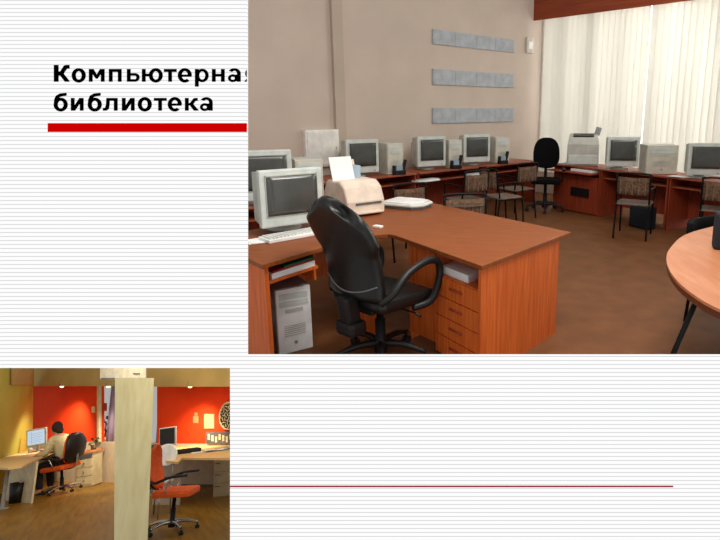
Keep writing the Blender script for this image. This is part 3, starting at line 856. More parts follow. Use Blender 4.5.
pA = F1.P(401, 178, 0.86); proto.matrix_world = Matrix.Translation((pA.x, pA.y - 0.24, 0)) @ Matrix.Rotation(R(212), 4, 'Z')
chair_at(466, 168.5, 0, R(215), 'black tube-frame chair with cane back, in front of the monitors below the grilles', 0)
chair_at(517, 161.5, 0, R(215), 'black tube-frame chair at the corner end of the plaster wall row', 0)
p = F1.P(472, 200, 0.86)
tube_chair(F1, (p.x, p.y + 0.15, 0), R(10), 'black tube-frame chair whose back rises just behind the near desk top', proto=proto)
p = F1.P(500, 183, 0.66)
tube_chair(F1, (p.x + .05, p.y + 0.2, 0), R(120), 'black tube-frame chair turned sideways between the desk row and the near desk', proto=proto)

# black task chair by the corner
ocp = Vector((1.72, 8.75, 0))
oc = thing('task_chair', 'black fabric task chair in the corner against the blinds', 'office chair', F1, ocp, R(-100))
star_base(oc, M['black'], r=0.3, seat_z=0.46)
MB().box((0, 0, 0.50), (0.46, 0.46, 0.08), bev=0.035).build('seat', M['fabric'], oc)
ol = []
for k in range(32):
    a = 2 * math.pi * k / 32; ca, sa = math.cos(a), math.sin(a)
    ol.append((-0.27 - 0.05 * sa, 0.215 * abs(ca) ** 0.75 * (1 if ca > 0 else -1) * (1 - 0.10 * sa), 0.93 + 0.25 * abs(sa) ** 0.75 * (1 if sa > 0 else -1)))
MB().slab(ol, (-0.06, 0, -0.01)).build('backrest', M['fabric'], oc, bevel=0.02)
MB().tube(spline([(-0.1, 0, 0.46), (-0.3, 0, 0.47), (-0.33, 0, 0.60), (-0.30, 0, 0.85)], 4), 0.025).build('back_support', M['black'], oc)
for s in (-1, 1):
    MB().tube(spline([(-0.05, s * 0.2, 0.47), (0, s * 0.27, 0.52), (0.0, s * 0.28, 0.66), (0.0, s * 0.28, 0.68)], 4), 0.016).build('arm_post', M['black'], oc)
    MB().box((0.0, s * 0.28, 0.695), (0.25, 0.06, 0.03), bev=0.01).build('armrest', M['black'], oc)
# stack of white things on a low unit behind the task chair
lp = F1.P(519, 178, 0.62)

# ---------------------------------------------------------------- desk row along the windows
D0 = F1.P(553, 163.5, .75); D1 = F1.P(607, 168, .75); D2 = F1.P(668, 176.5, .75); D3 = F1.P(735, 184, .75)
def z0v(p): return Vector((p.x, p.y, 0))
D0, D1, D2, D3 = map(z0v, (D0, D1, D2, D3))
dA = (D2 - D0).normalized()
D1 = D0 + dA * (D1 - D0).dot(dA)
angR = math.atan2(dA.y, dA.x)
L1 = (D1 - D0).length; L2 = (D2 - D1).length
wd = row_desk(D0, dA, L1, 'red-brown desk carrying the big grey printer by the windows', group='desks along the windows', shelf=False, depth=0.6)
MB().box((L1 / 2, 0.03, 0.31), (L1 - 0.05, 0.02, 0.58)).build('front_panel', M['wood_dark'], wd)
MB().box((L1 / 2, 0.03, 0.66), (L1 - 0.05, 0.4, 0.018)).build('shelf', M['wood_dark'], wd)
MB().box((L1 * 0.62, 0.012, 0.34), (L1 * 0.38, 0.02, 0.14)).build('vent_slot', M['black'], wd)
row_desk(D1 + dA * 0.01, dA, L2 - 0.02, 'red-brown desk under the PC with its tower, middle of the window row', group='desks along the windows', depth=0.6)
row_desk(D2 + dA * 0.01, dA, 1.5, 'red-brown desk at the right edge of the window row', group='desks along the windows', depth=0.6)
nR = Vector((-dA.y, dA.x, 0))


def on_win(px, back, z=0.7505):
    p = F1.W(px, 170, D0 + nR * back, D0 + nR * back + dA); return Vector((p.x, p.y, z))


# big grey printer
pr = thing('grey_printer', 'big pale grey printer with a dark top slot on the window row', 'printer', F1, on_win(582, 0.10), R(-14))
prof = [(0.0, 0.0), (0.0, 0.34), (0.06, 0.44), (0.30, 0.50), (0.42, 0.46), (0.42, 0.0)]
mm = MB(); n_ = 6; W_ = 0.50
mm._add([(-W_ / 2 * (0.9 if z > .4 else 1), y, z) for y, z in prof] + [(W_ / 2 * (0.9 if z > .4 else 1), y, z) for y, z in prof],
        [list(range(n_)), list(range(n_, 2 * n_))[::-1]] + [[i, n_ + i, n_ + (i + 1) % n_, (i + 1) % n_] for i in range(n_)])
bmesh.ops.recalc_face_normals(mm.bm, faces=mm.bm.faces[:])
mm.build('case', M['crt_side'], pr, bevel=0.02)
MB().box((0.0, 0.17, 0.475), (0.32, 0.16, 0.02), rx3(R(14))).build('top_slot', M['black'], pr)
MB().box((0.0, -0.01, 0.10), (0.44, 0.02, 0.14), bev=0.006).build('paper_tray', M['crt'], pr)
MB().box((0.22, 0.28, 0.54), (0.09, 0.06, 0.13), Matrix.Rotation(R(15), 3, 'Y'), bev=0.01).build('side_handset', M['grey'], pr)
t = MB().box((0, 0, 0.02), (0.45, 0.28, 0.035)).build('paper_stack', M['paper'])
pq = D0 + dA * (L1 * 0.68) + nR * 0.10; t.matrix_world = Matrix.Translation((pq.x, pq.y, 0.670)) @ Matrix.Rotation(angR, 4, 'Z'); tag(t, 'white paper on the shelf under the big grey printer', 'paper stack')
crt(F1, on_win(622, 0.10), R(-4), 'cathode-ray monitor on the window row beside the big grey printer', w=0.47)
p_ = on_win(599, 0.22)
crt(F1, on_win(705, 0.10), R(-8), 'cathode-ray monitor on the window row at the right edge', w=0.44)
tower(F1, on_win(661, 0.16), R(-4), 'wide beige computer case on the window row between two monitors', w=0.43, h=0.40, d=0.34)
keyboard(F1, Vector(on_win(634, 0.03, 0.614)), angR, 'keyboard on the shelf beneath the wide beige case')
p = on_win(688, 0.14)
t = thing('paper_sheets', 'loose papers on the window row between beige case and right monitor', 'papers', F1, on_win(683, 0.08), angR)
for k in range(3): MB().box((0.04 * k - 0.05, 0.0, 0.003 + 0.004 * k), (0.26, 0.16, 0.003), rz3(R(12 * k))).build('sheet', M['paper'], t)

# chairs at the window row
def seat_chair(fl_px, rz, lab):
    p = F1.P(*fl_px, 0); return tube_chair(F1, (p.x, p.y, 0), rz, lab, proto=proto)


seat_chair((632, 236), R(152), 'black tube-frame chair in front of the middle window desk')
seat_chair((716, 245), R(150), 'black tube-frame chair beyond the round table at the right edge')
# small black seat behind the round table
cb = F1.P(700, 232, 0.70)
t = thing('padded_stool', 'dark padded chair pushed up behind the round table', 'chair', F1, (2.19, 4.02, 0), R(40))
MB().box((0, 0, 0.44), (0.46, 0.42, 0.07), bev=0.03).build('seat', M['fabric'], t)
MB().grid(8, 4, lambda u, v: ((u - .5) * 0.52, 0.22 - 0.08 * (2 * u - 1) ** 2, 0.50 + 0.29 * v), 0.04).build('backrest', M['fabric'], t)
for sx in (-1, 1):
    for sy in (-1, 1): MB().tube([(sx * 0.18, sy * 0.14, 0.42), (sx * 0.20, sy * 0.16, 0)], 0.013).build('leg', M['tube'], t)
# bag hanging dark under the middle chair
p = F1.P(655, 232, 0.0)
t = thing('black_bag', 'small black bag standing under the middle window desk beside the chair', 'bag', F1, (2.80, 7.42, 0.0), angR)
MB().box((0, 0.06, 0.16), (0.34, 0.16, 0.32), bev=0.03).build('body', M['navy'], t)
MB().tube(spline([(-0.08, 0.06, 0.31), (-0.06, 0.06, 0.40), (0.06, 0.06, 0.40), (0.08, 0.06, 0.31)], 5), 0.01).build('handle', M['black'], t)

# ================================================================== SECOND ROOM (frame F2)
def pv2(px, py): return F2.P(px, py, 0)


B0, B1 = pv2(33, 480), pv2(236, 487)
up_ = Vector((0, 0, 1))
def place2(o): o.matrix_world = F2.m.copy(); return o
def quad2(name, pts, th, m_): return place2(MB().slab(pts, th).build(name, m_))
bdir = Vector((B1.x - B0.x, B1.y - B0.y, 0)).normalized(); bn = Vector((-bdir.y, bdir.x, 0))
fl2 = [pv2(-12, 548), pv2(238, 548), B1 + bn * 0.2, B0 + bn * 0.2 - bdir * 0.2, pv2(-12, 486)]
struct(place2(MB().prism([(p.x, p.y) for p in fl2], -0.05, 0).build('floor', M['floor2'])))
Wq = lambda x, y, o=0.0: F2.W(x, y, B0 - bn * o, B1 - bn * o)
struct(quad2('wall_back', [Wq(33, 441), Wq(236, 444), Wq(236, 487.5), Wq(33, 480.5)], bn * 0.1, M['low_wall']))
# orange upper wall, left and right of the lilac opening
struct(quad2('wall_back_upper', [Wq(33, 441), Wq(100, 442), Wq(100, 372), Wq(33, 372)], bn * 0.1, M['orange_wall']))
struct(quad2('wall_back_right', [Wq(157, 443.5), Wq(236, 444), Wq(236, 372), Wq(157, 372)], bn * 0.1, M['orange_wall']))
# left wall
C0 = pv2(-12, 500)
Wl2 = lambda x, y: F2.W(x, y, B0, C0)
struct(quad2('wall_left', [Wl2(33, 480), Wl2(-12, 500), Wl2(-12, 364), Wl2(33, 364)], -bdir * 0.1, M['tan_wall']))
# soffit in front of the back wall
So = 0.5
struct(quad2('ceiling', [Wq(10, 386, So), Wq(120, 386, So), Wq(120, 362, So), Wq(10, 362, So)], -bn * 0.08, M['soffit']))
struct(quad2('ceiling_right', [Wq(150, 386.5, So), Wq(240, 386.5, So), Wq(240, 362, So), Wq(150, 362, So)], -bn * 0.08, M['soffit']))
struct(quad2('ceiling_side', [Wl2(33, 385.5), Wl2(10, 385), Wl2(10, 362), Wl2(33, 362)], bdir * 0.06, M['soffit']))
# beam over the pillar
vr = F2.ray(125, 375); pth0 = Vector((vr.x, vr.y, 0)).normalized() * 0.3
bmh = quad2('ceiling_beam', [Wq(100, 379, 1.6), Wq(146, 381, 1.6), Wq(146, 362, 1.6), Wq(100, 362, 1.6)], pth0, M['beam']); struct(bmh)
for (x0, x1, y0, lab) in ((101, 114, 378.3, 'thin dark slot at the lower left edge of the ceiling beam'), (133, 139, 373.5, 'short dark slot above the maple pillar')):
    o_ = quad2('air_slot', [Wq(x0, y0 + .7, 1.62), Wq(x1, y0 + .7, 1.62), Wq(x1, y0 - .3, 1.62), Wq(x0, y0 - .3, 1.62)], bn * 0.015, M['dgrey']); tag(o_, lab, 'vent')
# lilac curtained window between orange walls
struct(quad2('window_1', [Wq(99.5, 442), Wq(101.5, 442), Wq(101.5, 380), Wq(99.5, 380)], -bn * 0.06, M['cream']))
cw = MB(); 
def curtain(x0, x1, y0, y1, lab):
    A_, B_ = Wq(x0, y1), Wq(x1, y1); T_ = Wq(x0, y0)
    def f(u, v):
        p = A_.lerp(B_, u); q = Vector((p.x, p.y, A_.z + (T_.z - A_.z) * v)); return q + bn * (0.10 + 0.03 * math.sin(u * 22))
    o = place2(MB().grid(24, 2, f, 0.01).build('lilac_curtain', M['lilac'])); tag(o, lab, 'curtain', 'lilac curtains')
curtain(101, 117, 372, 443, 'pale lilac curtain in the gap left of the maple pillar')
curtain(151, 158, 372, 446, 'pale lilac curtain in the narrow gap right of the maple pillar')
o_ = quad2('red_notice', [Wq(103.5, 411), Wq(107, 411), Wq(107, 403), Wq(103.5, 403)], -bn * 0.015, M['red']); tag(o_, 'small dark red notice on the lilac curtain', 'notice')
# base strip
struct(quad2('baseboard_back', [Wq(150, 487.6, 0.02), Wq(236, 487.6, 0.02), Wq(236, 484.5, 0.02), Wq(150, 484, 0.02)], -bn * 0.02, M['base2']))
# the maple pillar
pL, pR = pv2(114, 556), pv2(147, 556)
Wp = lambda x, y: F2.W(x, y, pL, pR)
pn = Vector((-(pR - pL).y, (pR - pL).x, 0)).normalized()
vr = F2.ray(131, 470); pth = Vector((vr.x, vr.y, 0)).normalized() * 0.3
struct(quad2('column', [Wp(114, 556), Wp(147, 556), Wp(154, 378), Wp(115, 378)], pth, M['pillar']))

# lamps in the soffit
for (x, lab) in ((62, 'small lit spotlight under the soffit above the seated person'), (190, 'small lit spotlight under the soffit right of the pillar'), (108.5, 'small lit spotlight in front of the lilac curtain')):
    p = Wq(x, 386.2, So * 1.05)
    t = thing('ceiling_spotlight', lab, 'spotlight', F2, p, 0, 'ceiling spotlights')
    MB().lathe([(0.045, 0), (0.06, 0.02), (0.06, 0.09)], (0, 0, 0.0), 12).build('housing', M['chrome'], t)
    MB().ball((0, -0.02, -0.005), (0.042, 0.042, 0.03)).build('bulb', M['spot_on'], t)
    l = D.lights.new('spotlight_lamp', 'SPOT'); l.energy = 170; l.spot_size = R(105); l.spot_blend = 0.8; l.color = (1, 0.85, 0.6); l.shadow_soft_size = 0.05
    lo = D.objects.new('spotlight_lamp', l); COL.objects.link(lo); lo.matrix_world = F2.m @ Matrix.Translation(p + Vector((0, -0.12, -0.08))) @ Matrix.Rotation(R(22), 4, 'X')
# thing on walls
def flat2(name, x0, x1, y0, y1, m_, lab, cat, off=0.0):
    o = quad2(name, [Wq(x0, y1, off), Wq(x1, y1, off), Wq(x1, y0, off), Wq(x0, y0, off)], -bn * 0.012, m_); return tag(o, lab, cat)


flat2('thermostat', 92, 95, 406.5, 412.5, M['cream'], 'small cream thermostat on the left orange wall', 'thermostat')
flat2('hook_card', 193.5, 198.5, 416, 423, M['salmon'], 'small tan card on the right orange wall', 'card')
flat2('hook_card', 195, 197.5, 412.5, 415.5, M['salmon'], 'tiny tan tab just above the tan card on the right orange wall', 'card')
flat2('paper_notice', 204.5, 214.5, 414, 428.5, mat('notice_paper', (214, 150, 116), 0.8), 'pinkish paper notice on the right orange wall', 'paper notice')
# round black-and-white disc
cc = Wq(229.5, 415.5); 
t = thing('round_wall_decoration', 'round black and cream openwork decoration on the orange wall', 'wall decoration', F2, cc, math.atan2(bdir.y, bdir.x))
rad = (Wq(229.5, 401) - cc).length
MB().lathe([(rad, 0), (rad, 0.02)], (0, 0, 0), 28, m=Matrix.Rotation(R(90), 4, 'X')).build('disc', M['black'], t)
mm = MB(); mm.tube([(rad * .93 * math.cos(a / 24 * 6.283), -0.028, rad * .93 * math.sin(a / 24 * 6.283)) for a in range(24)], rad * 0.05, 6, closed=True)
for k in range(46):
    a = k * 2.4; r_ = rad * 0.88 * math.sqrt((k + 0.5) / 46)
    mm.box((r_ * math.cos(a), -0.024, r_ * math.sin(a)), (rad * 0.24, 0.012, rad * 0.055), Matrix.Rotation(a * 1.7, 3, 'Y'))
mm.build('tracery', M['cream'], t)
# photo board
o = flat2('photo_board', 206.5, 234, 432, 443.5, M['dgrey'], 'strip of small photographs leaning below the round decoration', 'photo board', 0.03)
for k in range(7):
    x = 208 + k * 3.6
    y = 433 + (k % 3) * 1.2
    q_ = MB().slab([Wq(x, y + 7, .045), Wq(x + 2.1, y + 7, .045), Wq(x + 2.1, y + 1, .045), Wq(x, y + 1, .045)], -bn * 0.006).build('photograph', M['cream'], o)
    q_.matrix_parent_inverse = Matrix.Identity(4)

# ---- left desk: curved top
def deskpoly(pxs, h): return [F2.P(x, y, h) for x, y in pxs]


h_ = 0.72
lt = thing('curved_desk', 'birch-topped curved desk with cream panel at the left edge', 'desk', F2, pv2(16, 500))
O2 = pv2(16, 500)
poly2 = deskpoly([(-10, 467), (8, 468), (22, 466), (30, 462), (40, 458), (52, 452.5), (62, 450), (55, 447.8), (34, 449), (24, 451.5), (-10, 456)], h_)
MB().prism([(p.x - O2.x, p.y - O2.y) for p in poly2], h_ - 0.03, h_).build('desktop', M['birch'], lt)
pa, pb = F2.P(5, 500.5), F2.P(31, 503.5)
pd = (pb - pa).normalized(); pn2 = Vector((-pd.y, pd.x, 0))
MB().slab([(pa.x - O2.x, pa.y - O2.y, 0), (pb.x - O2.x, pb.y - O2.y, 0), (pb.x - O2.x, pb.y - O2.y, h_ - .03), (pa.x - O2.x, pa.y - O2.y, h_ - .03)], pn2 * 0.03).build('side_panel', M['cream'], lt)
lp2 = F2.P(2, 509)
MB().lathe([(0.10, 0), (0.10, 0.012), (0.03, 0.02), (0.03, h_ - 0.03)], (lp2.x - O2.x, lp2.y - O2.y, 0), 14).build('metal_leg', M['grey'], lt)
# monitor on it
mq = F2.P(37, 452, h_)
k2 = 0.44
fm = thing('flat_monitor', 'silver flat monitor with a lit page in front of the seated person', 'monitor', F2, (mq.x, mq.y, h_), R(-31), roll=R(-7))
hh = k2 * 0.86
MB().box((0, 0, 0.12 + hh / 2), (k2 * 1.0, 0.05, hh), bev=0.01).build('bezel', M['grey'], fm)
scn = MB().box((0, -0.028, 0.13 + hh / 2), (k2 * 0.86, 0.006, hh * 0.80)).build('screen', M['screen_on'], fm)
mm = MB()
for k in range(6): mm.box((-0.01 * k2, -0.033, 0.13 + hh * (0.22 + 0.1 * k)), (k2 * (0.7 if k % 2 else 0.5), 0.003, hh * 0.018))
mm.box((-k2 * 0.22, -0.033, 0.13 + hh * 0.5), (0.006, 0.003, hh * 0.7))
mm.build('page_lines', M['screen_row'], scn)
mm = MB(); mm.box((0, 0.02, 0.075), (0.06, 0.04, 0.15)); mm.lathe([(0.12, 0), (0.11, 0.015)], (0, 0, 0), 16); mm.build('stand', M['grey'], fm)
kq = F2.P(43, 451, h_)
t = thing('dark_keyboard', 'dark keyboard on the curved desk before the lit monitor', 'keyboard', F2, (kq.x, kq.y - 0.1, h_ + 0.001), R(14))
MB().box((0, 0, 0.012), (0.42, 0.16, 0.022), bev=0.004).build('base', M['black'], t)
bq = F2.P(20, 449.5, h_)
t = thing('drink_bottle', 'dark slim bottle on the curved desk left of the lit monitor', 'bottle', F2, (bq.x, bq.y, h_))
MB().lathe([(0.04, 0), (0.045, 0.02), (0.045, 0.22), (0.018, 0.29), (0.018, 0.33)], (0, 0, 0), 14).build('bottle_body', mat('bottle_glass', (120, 96, 60), 0.2), t)
MB().lathe([(0.022, 0.33), (0.022, 0.36)], (0, 0, 0), 12).build('cap', M['black'], t)
cq = F2.P(30, 453, h_)
t = thing('drinking_glass', 'small greyish cup on the curved desk below the lit monitor', 'cup', F2, (cq.x, cq.y, h_))
MB().lathe([(0.035, 0), (0.04, 0.10), (0.034, 0.10), (0.03, 0.01)], (0, 0, 0), 14).build('cup_body', M['grey'], t)
pq2 = F2.P(11, 456, h_)
t = MB().box((0, 0, 0.003), (0.5, 0.24, 0.005)).build('paper_sheets', M['paper']); t.matrix_world = F2.m @ Matrix.Translation((pq2.x, pq2.y, h_)) @ Matrix.Rotation(R(6), 4, 'Z'); tag(t, 'white sheets on the curved desk at the left edge', 'papers')
bb = F2.P(1, 507)
t = thing('waste_bin', 'small black bin beside the metal desk leg at the left edge', 'bin', F2, (bb.x + 0.16, bb.y + 0.35, 0)); MB().lathe([(0.10, 0), (0.13, 0.34), (0.12, 0.34), (0.09, 0.01)], (0, 0, 0), 16).build('bin_body', M['black'], t)

# ---- pedestal behind the person with salmon top and plant
q0 = F2.P(84, 487); wq = 0.34
ped = thing('drawer_pedestal', 'cream three-drawer pedestal with a salmon top behind the seated person', 'drawer unit', F2, (q0.x, q0.y, 0), R(-24), roll=R(-5))
MB().box((0, 0.2, 0.33), (wq, 0.4, 0.66)).build('cabinet', M['cream'], ped)
for k in range(3):
    d_ = MB().box((0, -0.008, 0.12 + 0.17 * k), (wq * 0.9, 0.016, 0.155), bev=0.003).build('drawer', M['cream'], ped)
    MB().ball((0, -0.025, 0.13 + 0.17 * k), (0.018, 0.012, 0.018)).build('knob', M['chrome'], d_)
MB().box((0, -0.01, 0.60), (wq * 0.9, 0.02, 0.07)).build('open_tray', M['dgrey'], ped)
MB().box((0.0, 0.2, 0.68), (wq * 1.12, 0.44, 0.04)).build('top', M['salmon'], ped)
st_ = F2.inv @ (ped.matrix_world @ Vector((0.08, 0.2, 0.701)))


def plant(F, pos, label, s=1.0, n=26, tall=0.4, name='potted_plant'):
    t = thing(name, label, 'plant', F, pos)
    MB().lathe([(0.05 * s, 0), (0.07 * s, 0.10 * s), (0.06 * s, 0.10 * s)], (0, 0, 0), 14).build('pot', M['pot'], t)
    mm = MB(); rnd = random.Random(len(label))
    for k in range(n):
        a = rnd.uniform(0, 6.28); r_ = rnd.uniform(0.03, 0.2) * s; z = 0.1 * s + rnd.uniform(0.0, tall)
        c = Vector((r_ * math.cos(a), r_ * math.sin(a), z)); d_ = Vector((math.cos(a), math.sin(a), rnd.uniform(-0.4, 0.8))).normalized()
        sd = d_.cross(Vector((0, 0, 1))).normalized() * 0.025 * s * 1.4; L_ = 0.12 * s
        mm._add([c, c + d_ * L_ * 0.5 + sd, c + d_ * L_, c + d_ * L_ * 0.5 - sd], [[0, 1, 2, 3]])
    mm.build('leaves', M['leaf'], t)
    mm = MB()
    for k in range(7):
        a = rnd.uniform(0, 6.28); mm.tube([(0, 0, 0.08 * s), (0.05 * s * math.cos(a), 0.05 * s * math.sin(a), tall * 0.5), (0.12 * s * math.cos(a), 0.12 * s * math.sin(a), tall * rnd.uniform(0.6, 1))], 0.006, 5)
    mm.build('stems', M['leaf'], t)
    return t


plant(F2, st_, 'small dark potted plant on the salmon-topped pedestal', 0.9, 24, 0.16)
# white sill cabinet with plants
s0 = F2.P(106, 480.5); sw_ = 0.52
sill = thing('low_cabinet', 'pale pinkish low cabinet below the lilac curtain, left of the pillar', 'cabinet', F2, (s0.x, s0.y, 0), R(-31), roll=R(-5))
MB().box((0, 0.17, 0.44), (sw_, 0.3, 0.88)).build('body', M['low_wall'], sill)
MB().box((0, 0.17, 0.90), (sw_ * 1.06, 0.36, 0.04)).build('top', M['cream'], sill)
for k in range(2): MB().box((0, 0.012, 0.23 + 0.42 * k), (sw_ * 0.92, 0.02, 0.38)).build('door', M['low_wall'], sill, bevel=0.004)
for (dx, lab, tl) in ((-0.26, 'leafy dark plant on the pinkish cabinet, left of the pair', 0.38), (0.12, 'leafy dark plant on the pinkish cabinet, against the pillar', 0.6)):
    p = sill.matrix_world @ Vector((dx * sw_ * 1.1, 0.2, 0.921)); p = F2.inv @ p
    plant(F2, p, lab, 0.95, 60, tl)

# ---- mesh office chair in room two (local +x = forward)
def chair2(pos, rz, label, cs, person=False, roll=0.0, sc=1.0):
    t = thing('swivel_chair', label, 'office chair', F2, pos, rz, 'orange swivel chairs', roll)
    t.matrix_world = t.matrix_world @ Matrix.Scale(sc, 4)
    star_base(t, M['chrome'], r=0.32, seat_z=0.46, rot=R(20))
    s = MB(); s.box((0.02, 0, 0.49), (0.50, 0.50, 0.09), bev=0.04); s.build('seat', M['orange'], t)
    def f(u, v):
        wv = 0.23 * math.sqrt(max(0.03, 1 - abs(2 * v - 1) ** 3.0)) + 0.012
        return (-0.25 - 0.10 * v + 0.05 * math.sin(3.14 * v) * -1 + 0.07 * (2 * u - 1) ** 2, (u - .5) * 2 * wv, 0.56 + v * 0.52)
    bk_ = MB().grid(10, 12, f, 0.03).build('backrest', M['orange'], t)
    MB().grid(10, 12, lambda u, v: Vector(f(u, v)) + Vector((-0.032, 0, 0)), 0.03).build('back_shell', M['black'], bk_)
    MB().tube(spline([(-0.05, 0, 0.44), (-0.27, 0, 0.45), (-0.34, 0, 0.55), (-0.36, 0, 0.72)], 4), 0.02).build('back_support', M['chrome'], t)
    for s_2 in (-1, 1):
        MB().tube(spline([(-0.3, s_2 * 0.2, 0.66), (-0.18, s_2 * 0.27, 0.64), (0.0, s_2 * 0.28, 0.70), (0.22, s_2 * 0.28, 0.72)], 5), 0.018).build('armrest', M['black'], t)
        MB().tube(spline([(0.0, s_2 * 0.2, 0.46), (-0.05, s_2 * 0.27, 0.55), (0.02, s_2 * 0.28, 0.70)], 4), 0.012).build('arm_post', M['chrome'], t)
    return t


cr = pv2(171, 532)
chair2(cr, R(-22), 'orange swivel chair with looped black armrests right of the maple pillar', 1, roll=R(2), sc=0.93)
cl = pv2(62, 493)
chl = chair2(cl, R(140), 'orange-seated swivel chair with black back, carrying the seated person', 1, roll=R(-7))


# ---- seated person
def skin_mesh(name, verts, edges, radii, m_, parent, root=0, sub=2):
    me = D.meshes.new(name); me.from_pydata([Vector(v) for v in verts], edges, [])
    o = D.objects.new(name, me); COL.objects.link(o); o.parent = parent
    md = o.modifiers.new('skin', 'SKIN'); md.use_smooth_shade = True
    sv = me.skin_vertices[0].data
    for i, r_ in enumerate(radii):
        sv[i].radius = r_ if isinstance(r_, tuple) else (r_, r_); sv[i].use_root = (i == root)
    s = o.modifiers.new('sub', 'SUBSURF'); s.levels = sub; s.render_levels = sub
    me.materials.append(m_)
    return o


per = thing('person', 'person in cream shirt and dark trousers seated at the curved desk, seen from behind', 'person', F2, cl, R(140), roll=R(-7))
pv = [(-0.06, 0, 0.60), (-0.05, 0, 0.74), (0.00, 0, 0.92), (0.04, 0, 1.04), (0.07, 0, 1.12),            # pelvis, waist, chest, shoulders, neck
      (0.08, 0, 1.17), (0.10, 0, 1.26),
      (0.04, 0.17, 1.02), (0.14, 0.22, 0.80), (0.36, 0.17, 0.80), (0.44, 0.15, 0.79),
      (0.04, -0.17, 1.02), (0.14, -0.22, 0.80), (0.36, -0.17, 0.80), (0.44, -0.15, 0.79),
      (0.0, 0.10, 0.58), (0.40, 0.13, 0.56), (0.38, 0.13, 0.12), (0.48, 0.14, 0.05),
      (0.0, -0.10, 0.58), (0.40, -0.13, 0.56), (0.38, -0.13, 0.12), (0.48, -0.14, 0.05)]
pe = [(0, 1), (1, 2), (2, 3), (3, 4), (4, 5), (5, 6), (3, 7), (7, 8), (8, 9), (9, 10), (3, 11), (11, 12), (12, 13), (13, 14),
      (0, 15), (15, 16), (16, 17), (17, 18), (0, 19), (19, 20), (20, 21), (21, 22)]
pr_ = [0.13, 0.12, 0.13, 0.11, 0.055, 0.055, 0.09, 0.06, 0.045, 0.035, 0.03, 0.06, 0.045, 0.035, 0.03, 0.09, 0.065, 0.045, 0.04, 0.09, 0.065, 0.045, 0.04]
skin_mesh('body', pv, pe, pr_, M['skin'], per)
MB().ball((0.105, 0, 1.24), (0.095, 0.078, 0.115), 16).build('head', M['skin'], per)
hr = MB().ball((0.085, 0, 1.258), (0.105, 0.092, 0.118), 16); hr.ball((0.03, 0, 1.19), (0.06, 0.075, 0.07), 12); hr.build('hair', M['hair'], per)
MB().ball((0.202, 0, 1.225), (0.02, 0.012, 0.018), 8).build('nose', M['skin'], per)
idx = [0, 1, 2, 3, 4, 7, 8, 9, 11, 12, 13]
rm = {v: i for i, v in enumerate(idx)}
skin_mesh('shirt', [pv[i] for i in idx], [(rm[a], rm[b]) for a, b in pe if a in rm and b in rm], [pr_[i] + 0.022 for i in idx], M['shirt'], per)
idx = [0, 15, 16, 17, 19, 20, 21]
rm = {v: i for i, v in enumerate(idx)}
skin_mesh('trousers', [pv[i] for i in idx], [(rm[a], rm[b]) for a, b in pe if a in rm and b in rm], [pr_[i] + 0.02 for i in idx], M['trousers'], per)
for s in (-1, 1):
    MB().box((0.45, s * 0.135, 0.045), (0.26, 0.09, 0.08), bev=0.03).build('shoe', M['black'], per)
    for k in range(5):
        y0 = s * 0.15 + (k - 2) * 0.016
        Lf = (0.05, 0.075, 0.08, 0.075, 0.06)[k]
        MB().tube([(0.44, y0, 0.79), (0.44 + Lf * 0.6, y0, 0.785), (0.44 + Lf, y0, 0.765)], [0.009, 0.008, 0.006], 6).build('finger', M['skin'], per)

# ---- right desk
rt = thing('birch_desk', 'long birch-topped desk with white panels along the right orange wall', 'desk', F2, pv2(190, 490))
O3 = pv2(190, 490)
h3 = 0.72
tp_ = deskpoly([(152, 456), (163, 460), (179, 462), (180, 458), (214, 458), (236, 458), (236, 446), (176, 443.5), (152, 444)], h3)
tp_ = deskpoly([(152, 459), (178, 462), (182, 457.6), (236, 458.2), (236, 444.5), (152, 444)], h3)
MB().prism([(p.x - O3.x, p.y - O3.y) for p in tp_], h3 - 0.03, h3).build('desktop', M['birch'], rt)
def p3(x0, y0, x1, y1, h, th, nm, m_):
    a, b = F2.P(x0, y0), F2.P(x1, y1); d_ = (b - a).normalized(); n_ = Vector((-d_.y, d_.x, 0))
    MB().slab([(a.x - O3.x, a.y - O3.y, 0), (b.x - O3.x, b.y - O3.y, 0), (b.x - O3.x, b.y - O3.y, h), (a.x - O3.x, a.y - O3.y, h)], n_ * th).build(nm, m_, rt)
p3(152, 505, 178.5, 505, h3 - .03, 0.03, 'end_panel', M['low_wall'])
a = F2.P(225, 496)
r2 = thing('drawer_pedestal', 'cream pedestal under the birch desk at the right edge of the small room', 'drawer unit', F2, (a.x, a.y, 0), R(-31), roll=R(-2))
wq = 0.40
MB().box((0, 0.3, 0.33), (wq, 0.6, 0.66)).build('cabinet', M['cream'], r2)
for k in range(3):
    d_ = MB().box((0, -0.008, 0.12 + 0.18 * k), (wq * 0.92, 0.016, 0.165), bev=0.003).build('drawer', M['cream'], r2)
    MB().box((-wq * 0.3, -0.022, 0.16 + 0.18 * k), (0.08, 0.012, 0.012)).build('handle', M['dgrey'], d_)
# black monitor on the right desk
mq = F2.P(168, 451.5, h3); k3 = 0.30
t = thing('flat_monitor', 'black-screened flat monitor just right of the maple pillar', 'monitor', F2, (mq.x, mq.y, h3), R(-31), roll=R(-4))
MB().box((0, 0, 0.1 + k3 * 0.52), (k3, 0.05, k3 * 1.05), bev=0.01).build('bezel', M['grey'], t)
MB().box((0, -0.028, 0.1 + k3 * 0.54), (k3 * 0.88, 0.006, k3 * 0.9)).build('screen', M['black'], t)
mm = MB(); mm.box((0, 0.02, 0.06), (0.06, 0.04, 0.12)); mm.lathe([(0.12, 0), (0.11, 0.015)], (0, 0, 0), 16); mm.build('stand', M['black'], t)
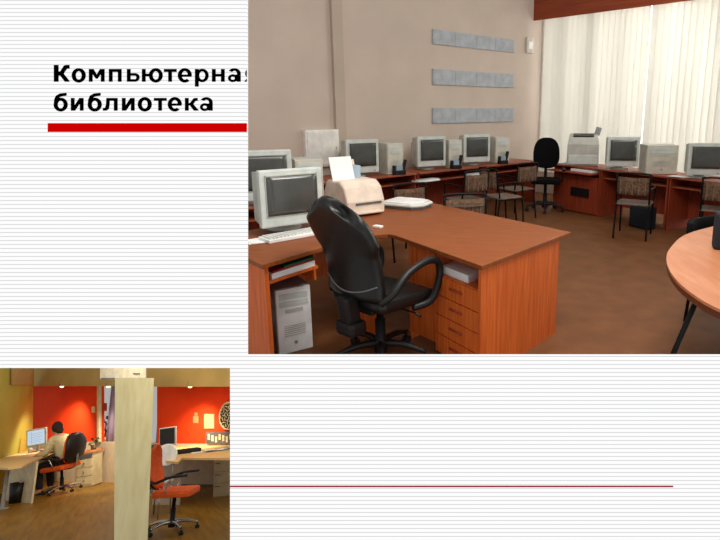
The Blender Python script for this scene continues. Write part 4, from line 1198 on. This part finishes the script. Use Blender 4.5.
# white round chair back in front of that desk
wq0 = F2.P(165, 459, 0.72)
t = thing('white_chair', 'white rounded chair back between the orange chair and the black monitor', 'chair', F2, (wq0.x, wq0.y - 0.3, 0), R(-31))
rw = 0.155
MB().slab([(rw * math.cos(k * math.pi / 12), 0.02, 0.80 + 0.155 * math.sin(k * math.pi / 12)) for k in range(24)], (0, -0.03, 0)).build('backrest', M['white'], t, bevel=0.008)
for sx in (-1, 1): MB().tube([(sx * rw * 0.6, 0.02, 0.44), (sx * rw * 0.6, 0.02, 0.74)], 0.01).build('back_post', M['chrome'], t)
MB().box((0, -0.2, 0.45), (rw * 1.7, 0.4, 0.04), bev=0.015).build('seat', M['white'], t)
for sx in (-1, 1):
    for sy in (-1, 1): MB().tube([(sx * rw * .7, -0.2 + sy * 0.15, 0.44), (sx * rw * .8, -0.2 + sy * 0.18, 0)], 0.012).build('leg', M['chrome'], t)
# clutter on the right desk
cq = F2.P(187, 453, h3)
t = thing('dark_handbag', 'dark flat item lying on the birch desk beside the black monitor', 'bag', F2, (cq.x, cq.y, h3 + .0005), R(10))
MB().box((0, 0, 0.035), (0.42, 0.2, 0.07), bev=0.03).build('body', M['trousers'], t)
MB().tube(spline([(-0.15, -0.1, 0.03), (-0.25, -0.16, 0.02), (-0.36, -0.1, 0.02), (-0.3, 0.0, 0.03)], 5), 0.014).build('strap', M['trousers'], t)
cq = F2.P(212, 451, h3)
t = thing('magazine_pile', 'spread of white and red magazines on the birch desk', 'magazines', F2, (cq.x, cq.y, h3 + .0005), R(0))
for k, (dx, dy, mm_) in enumerate(((-.2, 0, 'paper'), (0, .06, 'red'), (.14, -.05, 'paper'), (.3, .03, 'paper_blue'), (-.05, -.09, 'paper'))):
    MB().box((dx, dy, 0.004 + 0.006 * k), (0.24, 0.17, 0.005), rz3(0.4 * k)).build('magazine', M[mm_], t)
pc_ = F2.P(128, 556, 0); area('pillar_fill', F2.m @ Vector((pc_.x - 0.4, pc_.y - 1.6, 2.7)), F2.m @ Vector((pc_.x, pc_.y, 1.3)), 0.8, 0.5, 26, (1, 0.93, 0.76))  # added lamp out of view, brightens the pillar from the front
# two added warm fill lamps high in the small room, no fittings there
for px_ in (60, 190):
    pc_ = F2.m @ (F2.P(px_, 520, 0) + Vector((0, 0, 2.6))); pt_ = F2.m @ F2.P(px_, 480, 0)
    area('small_room_fill', pc_, pt_, 1.2, 1.2, 34, (1, 0.86, 0.62))
